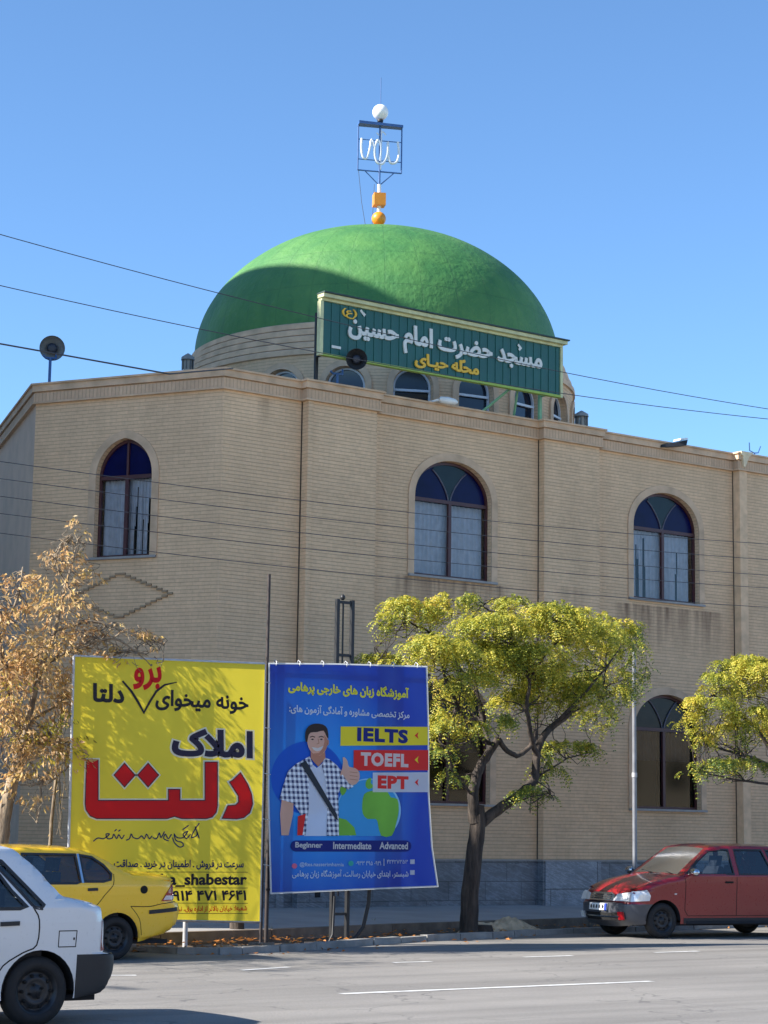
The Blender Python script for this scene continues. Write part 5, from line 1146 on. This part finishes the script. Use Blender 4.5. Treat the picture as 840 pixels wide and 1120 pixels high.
class Car:
    def __init__(s, root, X0, Yn, W, top, zb, wheels, r, belt, tumble, rn, rt, nose_n, tail_n, paint, rtop=.07, bulge=.03):
        # top: contour from front bottom over the roof to rear bottom, (x, z, tag); nose_n / tail_n = number of leading/trailing points that form the nose and tail
        s.root, s.X0, s.Yn, s.W, s.zb, s.wh, s.r, s.belt, s.tum, s.rn, s.rt, s.paint, s.rtop, s.bul = root, X0, Yn, W, zb, wheels, r, belt, tumble, rn, rt, paint, rtop, bulge
        K = 4; s.con = []; n = len(top)
        for i in range(n-1):
            g = lambda j: top[max(0, min(n-1, j))]
            p0, p1, p2, p3 = g(i-1), g(i), g(i+1), g(i+2)
            for k in range(K):
                t = k/K; f = []
                if p1[2] == 'glass': s.con.append((p1[0]+(p2[0]-p1[0])*t, p1[1]+(p2[1]-p1[1])*t, p1[2])); continue
                for a in (0, 1):
                    m1 = (p2[a]-p0[a])*.35; m2 = (p3[a]-p1[a])*.35
                    f.append((2*t**3-3*t*t+1)*p1[a]+(t**3-2*t*t+t)*m1+(-2*t**3+3*t*t)*p2[a]+(t**3-t*t)*m2)
                s.con.append((f[0], f[1], p1[2]))
        s.con.append((top[-1][0], top[-1][1], top[-2][2]))
        s.nose = s.con[:nose_n*K+1]; s.tail = s.con[-(tail_n*K+1):]; mid = s.con[nose_n*K:len(s.con)-tail_n*K]
        s.tx = np.array([p[0] for p in mid]); s.tz = np.array([p[1] for p in mid])
        s.nz = np.array([p[1] for p in s.nose]); s.nx = np.array([p[0] for p in s.nose])
        tl = s.tail[::-1]; s.tlz = np.array([p[1] for p in tl]); s.tlx = np.array([p[0] for p in tl])
        o = np.argsort(s.nz); s.nz, s.nx = s.nz[o], s.nx[o]; o = np.argsort(s.tlz); s.tlz, s.tlx = s.tlz[o], s.tlx[o]
        s.xa, s.xb = min(p[0] for p in s.con), max(p[0] for p in s.con)
    def half(s, x, z):
        fil = lambda r, d: 0 if d >= r else r-math.sqrt(max(0, r*r-(r-max(d, 0))**2))
        h = s.W/2; zt = float(np.interp(x, s.tx, s.tz)); d = zt-z
        if z > s.belt: h -= (z-s.belt)*s.tum
        h -= fil(s.rtop if zt < s.belt+.25 else .05, d) if z > s.belt-.35 else 0
        xn = float(np.interp(z, s.nz, s.nx)) if z <= s.nz[-1] else s.xa+.0; xt = float(np.interp(z, s.tlz, s.tlx)) if z <= s.tlz[-1] else s.xb
        h -= fil(s.rn, x-xn)*.62 if z <= s.nz[-1]+.12 else 0; h -= fil(s.rt, xt-x)*.62 if z <= s.tlz[-1]+.12 else 0
        k = (s.belt-.12-z)
        h -= .0+ (.02*max(0, k)/.3 if k > 0 else 0); h -= .02*abs(x-(s.xa+s.xb)/2)**3/8
        return h
    def W3(s, x, z, side=-1, off=0): return (s.X0+x, s.Yn+s.W/2+side*(s.half(x, z)+off), z)
    def shell(s, wins, bump, tagm, cz=(), cx_=()):
        # side skins with wheel arches and window openings
        arc_ = []; con = [(p[0], p[1]) for p in s.con]; bot = []
        zb = s.zb; rr = s.r*1.17
        for wx in sorted(s.wh, reverse=True):
            h = zb-s.r; a = math.degrees(math.asin(max(-1, min(1, h/rr)))); bot += [(wx+rr*math.cos(rad(t)), s.r+rr*math.sin(rad(t))) for t in np.linspace(a, 180-a, 19)]
        outline = con+[p for p in bot]
        vs, fs = fill2d(outline, wins)
        bm = bmesh.new(); bv = [bm.verts.new(v) for v in vs]
        for f in fs:
            try: bm.faces.new([bv[i] for i in f])
            except ValueError: pass
        bmesh.ops.remove_doubles(bm, verts=bm.verts, dist=1e-5)
        for z in list(np.arange(zb, max(p[1] for p in con), .045))+list(cz): bmesh.ops.bisect_plane(bm, geom=bm.verts[:]+bm.edges[:]+bm.faces[:], plane_co=(0, float(z), 0), plane_no=(0, 1, 0), dist=1e-5)
        for x in np.concatenate([np.arange(s.xa, s.xb, .09), s.xa+np.array([.012, .03, .06, .13]), s.xb-np.array([.012, .03, .06, .13]), np.array(cx_, float)]): bmesh.ops.bisect_plane(bm, geom=bm.verts[:]+bm.edges[:]+bm.faces[:], plane_co=(float(x), 0, 0), plane_no=(1, 0, 0), dist=1e-5)
        V = [tuple(v.co) for v in bm.verts]; bm.verts.index_update(); FS = [[v.index for v in f.verts] for f in bm.faces]; bm.free()
        parts = {}
        for side in (-1, 1):
            W_ = [s.W3(v[0], v[1], side) for v in V]
            for f in FS:
                cx = sum(V[i][0] for i in f)/len(f); cz = sum(V[i][1] for i in f)/len(f); parts.setdefault(bump(cx, cz), []).append([W_[i] for i in f])
        # lengthwise strip
        n = len(s.con); nt = 14; rows = []
        for i, (x, z, tg) in enumerate(s.con):
            a = s.con[max(0, i-1)] if tg != 'glass' else s.con[i]; b = s.con[min(n-1, i+1)]; t = Vector((b[0]-a[0], b[1]-a[1])); t.normalize(); nn = Vector((-t.y, t.x)); h = s.half(x, z)
            bl = .035 + (.055*max(0, min(1, (.75-abs(t.x))/.5)) if z < s.belt+.0 and (i < n*.3 or i > n*.7) and tg != 'glass' else 0)
            k = 1 if True else 0
            rows.append([(s.X0+x+nn.x*bl*(1-(j/nt*2-1)**2), s.Yn+s.W/2+h*(j/nt*2-1), z+nn.y*bl*(1-(j/nt*2-1)**2)) for j in range(nt+1)])
        for i in range(n-1):
            tg = s.con[i][2]
            for j in range(nt):
                key = tg
                if tg == 'glass' and (j == 0 or j == nt-1): key = 'body'
                parts.setdefault(key, []).append([rows[i][j], rows[i][j+1], rows[i+1][j+1], rows[i+1][j]])
        s.parts = {}
        for key, polys in parts.items():
            if key == 'glass':
                cxm = sum(p[0][0] for p in polys)/len(polys)
                for nm, sel in (('windscreen', [p for p in polys if p[0][0] < cxm]), ('rear_window', [p for p in polys if p[0][0] >= cxm])):
                    mb = MB()
                    for p in sel: mb.add(p, [tuple(range(len(p)))], True)
                    if sel: s.parts[nm] = mb.build(nm, M_CG, s.root, merge=1e-4)
                continue
            mb = MB()
            for p in polys: mb.add(p, [tuple(range(len(p)))], True)
            if key == 'bumper':
                for nm, sel in (('front_bumper', [p for p in polys if p[0][0] < s.X0+(s.xa+s.xb)/2]), ('rear_bumper', [p for p in polys if p[0][0] >= s.X0+(s.xa+s.xb)/2])):
                    m2 = MB()
                    for p in sel: m2.add(p, [tuple(range(len(p)))], True)
                    if sel: sharp(m2.build(nm, tagm[key], s.root, merge=2e-4), 40)
                continue
            sharp(mb.build('body' if key == 'body' else key, tagm[key], s.root, merge=2e-4), 40)
        # side windows and their black trims
        for k, wpts in enumerate(wins):
            for side in (-1, 1):
                mb = MB(); vs, fs = fill2d(wpts); mb.add([s.W3(v[0], v[1], side, -.012) for v in vs], fs); mb.build('side_window', M_CG, s.root, fix=False)
                mb = MB(); ribbon(mb, wpts, .028, lambda u, v, w: s.W3(u, v, side, .0025), True); mb.build('window_seal', M_PLAS, s.root, fix=False)
        # floor, arches
        mb = MB(); mb.box(s.X0+s.xa+.15, s.X0+s.xb-.15, s.Yn+.16, s.Yn+s.W-.16, s.zb-.03, s.zb+.02)
        mb.box(s.X0+s.wh[0]+.45, s.X0+s.wh[1]-.45, s.Yn+.03, s.Yn+s.W-.03, s.zb, s.zb+.05); mb.build('underbody', M_CAB, s.root)
        yc = s.Yn+s.W/2
        for wx in s.wh:
            for side in (-1, 1):
                mb = MB(); y0 = s.half(wx, s.r+.2)-.01; y1 = y0-.42; n_ = 20; rr2 = rr+.012; vs = []
                for i in range(n_+1):
                    t = math.pi*i/n_; vs += [(s.X0+wx+rr2*math.cos(t), yc+side*y0, s.r+rr2*math.sin(t)-.0), (s.X0+wx+rr2*math.cos(t), yc+side*y1, s.r+rr2*math.sin(t))]
                mb.add(vs, [(2*i, 2*i+2, 2*i+3, 2*i+1) for i in range(n_)]+[tuple(2*i+1 for i in range(n_+1))])
                mb.build('wheel_arch', M_CAB, s.root, fix=False)
        mb = MB(); mb.box(s.X0+s.wh[0]+.35, s.X0+s.wh[1]+.05, s.Yn+.1, s.Yn+s.W-.1, s.zb+.06, s.belt-.12); mb.build('cabin_floor', M_CAB, s.root)
        for wx in s.wh:
            for side in (-1, 1): s.wheel(wx, side)
    def seat(s, x, ys=(.42,)):
        for y in ys:
            for side in (-1, 1):
                mb = MB(); yc = s.Yn+s.W/2+side*y*.9; prof = [(x, s.belt-.15), (x+.10, s.belt+.08), (x+.13, s.belt+.16), (x+.22, s.belt+.15), (x+.22, s.belt-.15)]
                mb.prism([(s.X0+a, yc-.2, b) for a, b in prof], [(s.X0+a, yc+.2, b) for a, b in prof])
                mb.prism([(s.X0+x+.13, yc-.1, s.belt+.165), (s.X0+x+.24, yc-.1, s.belt+.165), (s.X0+x+.24, yc+.1, s.belt+.165), (s.X0+x+.13, yc+.1, s.belt+.165)], [(s.X0+x+.17, yc-.12, s.belt+.33), (s.X0+x+.26, yc-.12, s.belt+.33), (s.X0+x+.26, yc+.12, s.belt+.33), (s.X0+x+.17, yc+.12, s.belt+.33)])
                mb.build('seat', M_SEAT, s.root)
    def wheel(s, wx, side):
        yc = s.Yn+s.W/2; yo = s.half(wx, s.r+.25)-.02; c = Vector((s.X0+wx, yc+side*yo, s.r)); ax = Vector((0, -side, 0)); r = s.r
        w = thing('wheel', '', ''); del w['label']; del w['category']; w.location = c-wloc(s.root); w.parent = s.root
        mb = MB(); mb.lathe(c, ax, [(.02, r*.64), (.0, r*.70), (.004, r*.84), (.02, r*.95), (.045, r), (.14, r), (.17, r*.94), (.18, r*.7), (.15, r*.64)], 40); mb.build('tyre', M_TYRE, w)
        mb = MB(); mb.lathe(c, ax, [(.012, r*.655), (.02, r*.60), (.05, r*.57), (.055, r*.50), (.03, r*.42), (.028, r*.30), (.05, r*.22), (.03, r*.17), (.022, .001)], 36); mb.lathe(c, ax, [(.16, .001), (.16, r*.64)], 24); mb.build('rim', M_RIM, w)
        mb = MB()
        for k in range(10):
            a = k*math.pi/5; p = c+ax*.024+Vector((math.cos(a), 0, math.sin(a)))*r*.455; mb.lathe(p, ax, [(0, .001), (0, r*.055), (.02, r*.05)], 10)
        for k in range(4):
            a = k*math.pi/2+.4; p = c+ax*.018+Vector((math.cos(a), 0, math.sin(a)))*r*.2; mb.lathe(p, ax, [(0, .001), (0, r*.035), (.02, r*.035)], 8)
        mb.build('rim_holes', M_GAP, w)
    def patch(s, name, pts, m, off=.006, sides=(-1, 1), sm=0, parent=None, th=.008):
        if sm: pts = smooth2(pts, sm, True)
        for side in sides:
            mb = MB(); vs, fs = fill2d(pts, (), th)
            bm = bmesh.new(); bv = [bm.verts.new(v) for v in vs]
            for f in fs:
                try: bm.faces.new([bv[i] for i in f])
                except ValueError: pass
            bmesh.ops.remove_doubles(bm, verts=bm.verts, dist=1e-6)
            xs = [p[0] for p in pts]
            for x in np.arange(min(xs), max(xs), .05): bmesh.ops.bisect_plane(bm, geom=bm.verts[:]+bm.edges[:]+bm.faces[:], plane_co=(float(x), 0, 0), plane_no=(1, 0, 0), dist=1e-6)
            bm.verts.index_update(); V = [s.W3(v.co.x, v.co.y, side, off+v.co.z-th/2) for v in bm.verts]; FS = [tuple(v.index for v in f.verts) for f in bm.faces]; bm.free()
            mb.add(V, FS, False); o = mb.build(name, m, parent or s.root)
        return o
    def seam(s, name, pts, w=.010, m=None, off=.0015, sm=0, sides=(-1, 1)):
        if sm: pts = smooth2(pts, sm)
        P = []                                    # densify so that it hugs the skin
        for a, b in zip(pts, pts[1:]):
            n = max(1, int(math.hypot(b[0]-a[0], b[1]-a[1])/.04))
            P += [(a[0]+(b[0]-a[0])*i/n, a[1]+(b[1]-a[1])*i/n) for i in range(n)]
        P.append(pts[-1])
        for side in sides:
            mb = MB(); ribbon(mb, P, w, lambda u, v, w_: s.W3(u, v, side, off)); mb.build(name, m or M_GAP, s.root, fix=False)
    def fx(s, y, z):                               # front surface x at half-coordinate y (-1..1 of the width) and height z
        xn = float(np.interp(z, s.nz, s.nx)); h = s.half(xn, z); t = max(-1, min(1, y/h)); return xn-.09*(1-t*t)
    def front(s, name, pts, m, off=.008, th=.012, sm=0):
        if sm: pts = smooth2(pts, sm, True)
        mb = MB(); vs, fs = fill2d(pts, (), th); yc = s.Yn+s.W/2
        bm = bmesh.new(); bv = [bm.verts.new(v) for v in vs]
        for f in fs:
            try: bm.faces.new([bv[i] for i in f])
            except ValueError: pass
        bmesh.ops.remove_doubles(bm, verts=bm.verts, dist=1e-6)
        for y in np.arange(-.8, .8, .05): bmesh.ops.bisect_plane(bm, geom=bm.verts[:]+bm.edges[:]+bm.faces[:], plane_co=(float(y), 0, 0), plane_no=(1, 0, 0), dist=1e-6)
        bm.verts.index_update(); V = [(s.X0+s.fx(v.co.x, v.co.y)-off-v.co.z-th/2, yc+v.co.x, v.co.y) for v in bm.verts]; FS = [tuple(v.index for v in f.verts) for f in bm.faces]; bm.free()
        mb.add(V, FS); return mb.build(name, m, s.root)
    def mirror(s, x, z, m):
        for side in (-1, 1):
            p = Vector(s.W3(x, z, side, 0)); mb = MB(); o = Vector((0, side, 0))
            q = p+o*.045+Vector((0, 0, .03)); mb.lathe(q, o, [(0, .03), (.015, .05), (.05, .062), (.12, .064), (.165, .05), (.185, .025), (.19, .001)], 18); mb.prism([p+Vector((-.03, 0, -.02)), p+Vector((.03, 0, -.02)), p+Vector((.03, side*.049, .0)), p+Vector((-.03, side*.049, .0))], [p+Vector((-.03, 0, .04)), p+Vector((.03, 0, .04)), p+Vector((.03, side*.049, .04)), p+Vector((-.03, side*.049, .04))])
            mb.build('mirror', m, s.root)

# --- white saloon, close to the camera
wc = thing('white_car', 'white saloon with black rear bumper and steel wheels driving out at the left edge', 'car', (6.3, 16.3, 0))
P_W = paint('white_car_paint', lin(216, 220, 224), .12)
xw = 2.35+.66                                   # rear wheel in car coordinates
X0 = 7.93-xw
CW_ = Car(wc, X0, 15.55, 1.6,
  [(.06, .20, 'bumper'), (.0, .30, 'bumper'), (-.02, .50, 'body'), (.03, .66, 'body'), (.12, .74, 'body'), (.6, .84, 'body'), (.98, .90, 'glass'), (1.28, 1.12, 'glass'), (1.62, 1.39, 'body'), (1.9, 1.47, 'body'), (2.4, 1.485, 'body'), (2.82, 1.435, 'glass'), (3.0, 1.29, 'glass'), (3.21, 1.07, 'body'), (3.3, 1.035, 'body'), (3.52, .99, 'body'), (3.60, .95, 'body'), (3.63, .80, 'body'), (3.645, .585, 'bumper'), (3.73, .575, 'bumper'), (3.75, .52, 'bumper'), (3.74, .40, 'bumper'), (3.66, .26, 'bumper'), (3.5, .23, 'bumper')],
  .22, [.66, xw], .285, .96, .36, .30, .16, 3, 8, P_W)
CW_.shell([[(1.02+.28, 1.0), (1.38, 1.1), (1.68, 1.34), (1.78, 1.375), (1.98, 1.39), (2.0, 1.0), (1.9, .965), (1.3, .955)],
           [(2.07, .99), (2.07, 1.39), (2.42, 1.385), (2.60, 1.29), (2.74, 1.10), (2.86, .975), (2.8, .955), (2.1, .955)],
           [(2.56, 1.365), (2.68, 1.335), (2.86, 1.15), (3.02, .985), (3.0, .955), (2.93, .965), (2.83, 1.08)]],
          lambda x, z: 'bumper' if (x > xw+.34 and z < .575) or (x < .35 and z < .48) else 'body', {'body': P_W, 'bumper': M_PLAS}, (.575, .48), (xw+.34, .35))
CW_.seat(1.75); CW_.seat(2.55); CW_.mirror(1.3, .99, M_PLAS)
CW_.seam('door_gap', [(2.93, .95), (2.98, .86), (2.97, .66), (2.85, .60), (2.68, .50), (2.60, .36), (2.52, .28)], .012, sm=3); CW_.seam('door_gap', [(2.03, .96), (2.03, .26)], .012); CW_.seam('door_gap', [(1.27, .94), (1.15, .7), (1.12, .3)], .012)
CW_.seam('side_moulding', [(1.1, .46), (2.55, .46)], .05, M_PLAS, .006); CW_.patch('door_handle', [(2.63, .815), (2.80, .82), (2.80, .855), (2.63, .85)], M_PLAS, .012, th=.02)
CW_.seam('fuel_flap', [(3.17, .64), (3.33, .64), (3.335, .77), (3.17, .77), (3.17, .64)], .008); CW_.patch('fuel_lock', [(3.305, .695), (3.318, .695), (3.318, .715), (3.305, .715)], M_GAP, .004)
CW_.patch('tail_light', [(3.585, .60), (3.638, .60), (3.625, .84), (3.585, .85)], M_RED, .008)
CW_.seam('sill_line', [(2.2, .30), (1.1, .30)], .012)

# --- yellow saloon parked at the kerb
tc_ = thing('yellow_car', 'yellow saloon parked at the kerb in front of the yellow billboard', 'car', (11.2, 23.9, 0))
P_Y = paint('yellow_car_paint', lin(252, 198, 26), .06); xw = 3.50; X0 = 12.78-xw
CY = Car(tc_, X0, 23.02, 1.7,
  [(.06, .22, 'body'), (.0, .34, 'body'), (-.01, .52, 'body'), (.04, .68, 'body'), (.15, .76, 'body'), (.7, .87, 'body'), (1.12, .92, 'glass'), (1.45, 1.12, 'glass'), (1.78, 1.31, 'body'), (2.1, 1.37, 'body'), (2.6, 1.375, 'body'), (3.0, 1.36, 'glass'), (3.22, 1.30, 'glass'), (3.5, 1.165, 'glass'), (3.76, 1.06, 'body'), (4.0, 1.05, 'body'), (4.25, 1.035, 'body'), (4.325, .985, 'body'), (4.345, .86, 'body'), (4.36, .73, 'body'), (4.43, .69, 'body'), (4.455, .58, 'body'), (4.41, .42, 'body'), (4.26, .31, 'body'), (4.0, .25, 'body')],
  .22, [.86, xw], .27, .92, .34, .34, .20, 3, 7, P_Y, .09)
CY.shell([[(1.35, .945), (1.5, 1.06), (1.82, 1.255), (2.1, 1.285), (2.12, .945)], [(2.2, .945), (2.2, 1.30), (2.93, 1.295), (2.97, .965), (2.9, .945)],
          [(3.02, .965), (2.99, 1.29), (3.16, 1.265), (3.31, 1.17), (3.41, 1.06), (3.39, .99), (3.28, .965)]],
         lambda x, z: 'body', {'body': P_Y, 'bumper': P_Y})
CY.seat(1.75); CY.seat(2.6); CY.mirror(1.4, .97, P_Y)
CY.seam('door_gap', [(3.44, 1.06), (3.42, .93), (3.30, .80), (3.2, .68), (3.08, .60), (2.98, .3)], .010, sm=3); CY.seam('door_gap', [(2.16, .93), (2.14, .26)], .01); CY.seam('door_gap', [(1.3, .92), (1.22, .3)], .01)
CY.seam('bumper_gap', [(3.68, .66), (3.95, .655), (4.12, .685), (4.37, .715)], .010, sm=3); CY.seam('bumper_moulding', [(3.95, .585), (4.15, .60), (4.44, .625)], .05, M_PLAS, .008, 3); CY.seam('bumper_gap', [(3.68, .66), (3.82, .5), (3.86, .3)], .008, sm=3)
CY.patch('fuel_cap', [(3.86+.052*math.cos(t), .865+.05*math.sin(t)) for t in [2*math.pi*i/20 for i in range(20)]], M_GAP, .006)
CY.patch('tail_light', [(4.12, .72), (4.20, .83), (4.30, .93), (4.335, .90), (4.35, .80), (4.355, .74), (4.3, .73)], M_RED, .01, th=.016); CY.patch('tail_light_lens', [(4.145, .735), (4.18, .79), (4.34, .79), (4.348, .745)], M_CLR, .016, th=.016)
CY.patch('door_handle', [(3.06, .85), (3.2, .855), (3.195, .89), (3.06, .885)], M_PLAS, .012, th=.02); CY.seam('window_bar', [(2.995, .95), (2.965, 1.305)], .03, M_CHR, .004)
CY.seam('side_moulding', [(.95+.35, .5), (3.1, .5)], .05, P_Y, .01)
CY.seam('arch_lip', [(xw+.34*math.cos(rad(t)), .27+.345*math.sin(rad(t))) for t in range(0, 181, 10)], .022, P_Y, .008)

# --- red saloon parked at the right
rc = thing('red_car', 'dark red saloon with grey lower bumper parked at the kerb, cut by the right edge', 'car', (23.66, 24.6, 0))
P_R = paint('red_car_paint', lin(132, 8, 22), .02); xw1 = .66; X0 = 23.66-xw1
CR = Car(rc, X0, 24.58, 1.62,
  [(.12, .20, 'bumper'), (.03, .28, 'bumper'), (.0, .40, 'bumper'), (.0, .535, 'bumper'), (.03, .555, 'body'), (.08, .70, 'body'), (.16, .775, 'body'), (.5, .90, 'body'), (.98, 1.0, 'body'), (1.04, 1.015, 'glass'), (1.64, 1.44, 'body'), (1.9, 1.49, 'body'), (2.5, 1.50, 'body'), (3.1, 1.47, 'glass'), (3.3, 1.3, 'glass'), (3.55, 1.08, 'body'), (3.9, 1.05, 'body'), (4.02, 1.0, 'body'), (4.06, .8, 'body'), (4.08, .56, 'bumper'), (4.12, .5, 'bumper'), (4.1, .3, 'bumper'), (4.0, .24, 'bumper')],
  .23, [xw1, xw1+2.72], .285, 1.0, .34, .34, .18, 6, 6, P_R, .08)
CR.shell([[(1.10, 1.03), (1.42, 1.27), (1.62, 1.40), (1.9, 1.43), (2.02, 1.43), (2.05, 1.03)], [(2.16, 1.03), (2.14, 1.43), (2.7, 1.43), (2.86, 1.03)], [(2.92, 1.03), (2.78, 1.43), (3.02, 1.40), (3.28, 1.16), (3.26, 1.03)]],
         lambda x, z: 'bumper' if (x < xw1+.05 and z < .545) or (x > 3.65 and z < .55) else 'body', {'body': P_R, 'bumper': mat('grey_bumper', lin(72, 74, 80), .4, var=.1, coat=.3)}, (.545,), (xw1+.05, 3.65))
CR.seat(1.78); CR.seat(2.75); CR.mirror(1.16, 1.03, M_CHR)
CR.seam('door_gap', [(1.06, 1.0), (1.08, .85), (1.07, .45), (1.13, .36)], .011); CR.seam('door_gap', [(2.10, 1.02), (2.10, .36)], .011); CR.seam('door_gap', [(1.13, .36), (2.9, .36)], .01); CR.seam('door_gap', [(2.92, 1.0), (2.98, .7), (2.85, .5)], .01)
CR.seam('sill_moulding', [(1.05, .28), (2.95, .28)], .09, M_PLAS, .006); CR.patch('door_handle', [(1.86, .885), (2.02, .885), (2.02, .915), (1.86, .915)], M_GAP, .012, th=.02)
CR.patch('side_indicator', [(.86, .70), (.90, .70), (.905, .72), (.86, .72)], M_CLR, .008); CR.seam('shoulder_line', [(.3, .74), (1.0, .83)], .006, P_R, .004)
CR.patch('headlight', [(.07, .585), (.38, .60), (.40, .68), (.34, .775), (.14, .745), (.09, .70)], M_LAMP, .008, th=.02)
h = CR.half(.05, .65)
for sgn in (-1, 1): CR.front('headlight', [(sgn*.34, .59), (sgn*.70, .59), (sgn*.69, .70), (sgn*.66, .735), (sgn*.40, .70)], M_LAMP, .006)
CR.front('grille', [(-.34, .59), (.34, .59), (.36, .68), (.24, .725), (-.24, .725), (-.36, .68)], M_CHR, .01)
for z in (.62, .65, .68): CR.front('grille_bar', [(-.29, z), (.29, z), (.29, z+.012), (-.29, z+.012)], M_PLAS, .022)
pl_ = CR.front('number_plate', [(-.26, .435), (.26, .435), (.26, .545), (-.26, .545)], mat('plate_white', lin(232, 232, 230), .4, var=.02), .02)
CR.front('plate_band', [(-.26, .436), (-.21, .436), (-.21, .544), (-.26, .544)], mat('plate_blue', lin(30, 60, 160), .4, var=0), .034)
for a in (-.16, -.08, .0, .08, .17): CR.front('plate_character', [(a-.02, .465), (a+.02, .465), (a+.012, .515), (a-.02, .52)], M_PLAS, .034, .004)
CR.front('air_intake', [(-.5, .28), (.42, .28), (.42, .40), (-.5, .40)], M_GAP, .004); CR.front('intake_bar', [(-.5, .33), (.42, .33), (.42, .35), (-.5, .35)], M_CHR, .014)
CR.front('red_fog_cover', [(-.62, .29), (-.48, .29), (-.48, .42), (-.62, .42)], M_RED, .012); CR.front('pale_fog_cover', [(.50, .30), (.64, .30), (.64, .40), (.50, .40)], M_LAMP, .012)
mb = MB(); a_ = CR.W3(1.02, 1.0, -1, -.18); mb.tube([(CR.X0+1.02, CR.Yn+.3, 1.03), (CR.X0+1.1, CR.Yn+.75, 1.085)], .008, 5); mb.tube([(CR.X0+1.0, CR.Yn+.85, 1.04), (CR.X0+1.1, CR.Yn+1.3, 1.08)], .008, 5); mb.build('wiper', M_PLAS, rc)
mb = MB(); mb.prism([(CR.X0+1.42, CR.Yn+.42, 1.19), (CR.X0+1.3, CR.Yn+.28, 1.12), (CR.X0+1.3, CR.Yn+.42, 1.12)], [(CR.X0+1.43, CR.Yn+.42, 1.195), (CR.X0+1.31, CR.Yn+.28, 1.125), (CR.X0+1.31, CR.Yn+.42, 1.125)]); mb.build('windscreen_sticker', mat('sticker_blue', lin(150, 190, 230), .5, var=0), rc)

rc.rotation_euler = (0, 0, rad(-9))
# ------------------------------------------------------------------ daylight
SUN_PHI = 70; SUN_EL = 34       # degrees: behind the facade, from the left
az = Vector((-math.sin(rad(SUN_PHI)), math.cos(rad(SUN_PHI)), 0)); el = rad(SUN_EL)
to = Vector((az.x*math.cos(el), az.y*math.cos(el), math.sin(el)))
sd = bpy.data.lights.new('sun', 'SUN'); sd.energy = 4.6; sd.angle = rad(.53); sd.color = (1, .945, .86)
so = bpy.data.objects.new('sun', sd); COL.objects.link(so); so.rotation_euler = to.to_track_quat('Z', 'Y').to_euler(); so.location = to*60
w = bpy.data.worlds.new('World'); SC.world = w; w.use_nodes = True; N = w.node_tree.nodes; L = w.node_tree.links
sky = N.new('ShaderNodeTexSky'); sky.sky_type = 'NISHITA'; sky.sun_disc = False; sky.sun_elevation = el; sky.sun_rotation = math.atan2(az.x, az.y)
sky.altitude = 1400; sky.air_density = .8; sky.dust_density = .25; sky.ozone_density = 3.5
tn = N.new('ShaderNodeMix'); tn.data_type = 'RGBA'; tn.blend_type = 'MULTIPLY'; tn.inputs[0].default_value = 1; tn.inputs[7].default_value = (.84, 1.0, 1.04, 1)
L.new(sky.outputs[0], tn.inputs[6]); L.new(tn.outputs[2], N['Background'].inputs['Color']); N['Background'].inputs['Strength'].default_value = .102
SC.view_settings.view_transform = 'Standard'; SC.view_settings.look = 'None'; SC.view_settings.gamma = 1; SC.view_settings.exposure = 1.4; SC.view_settings.use_curve_mapping = False
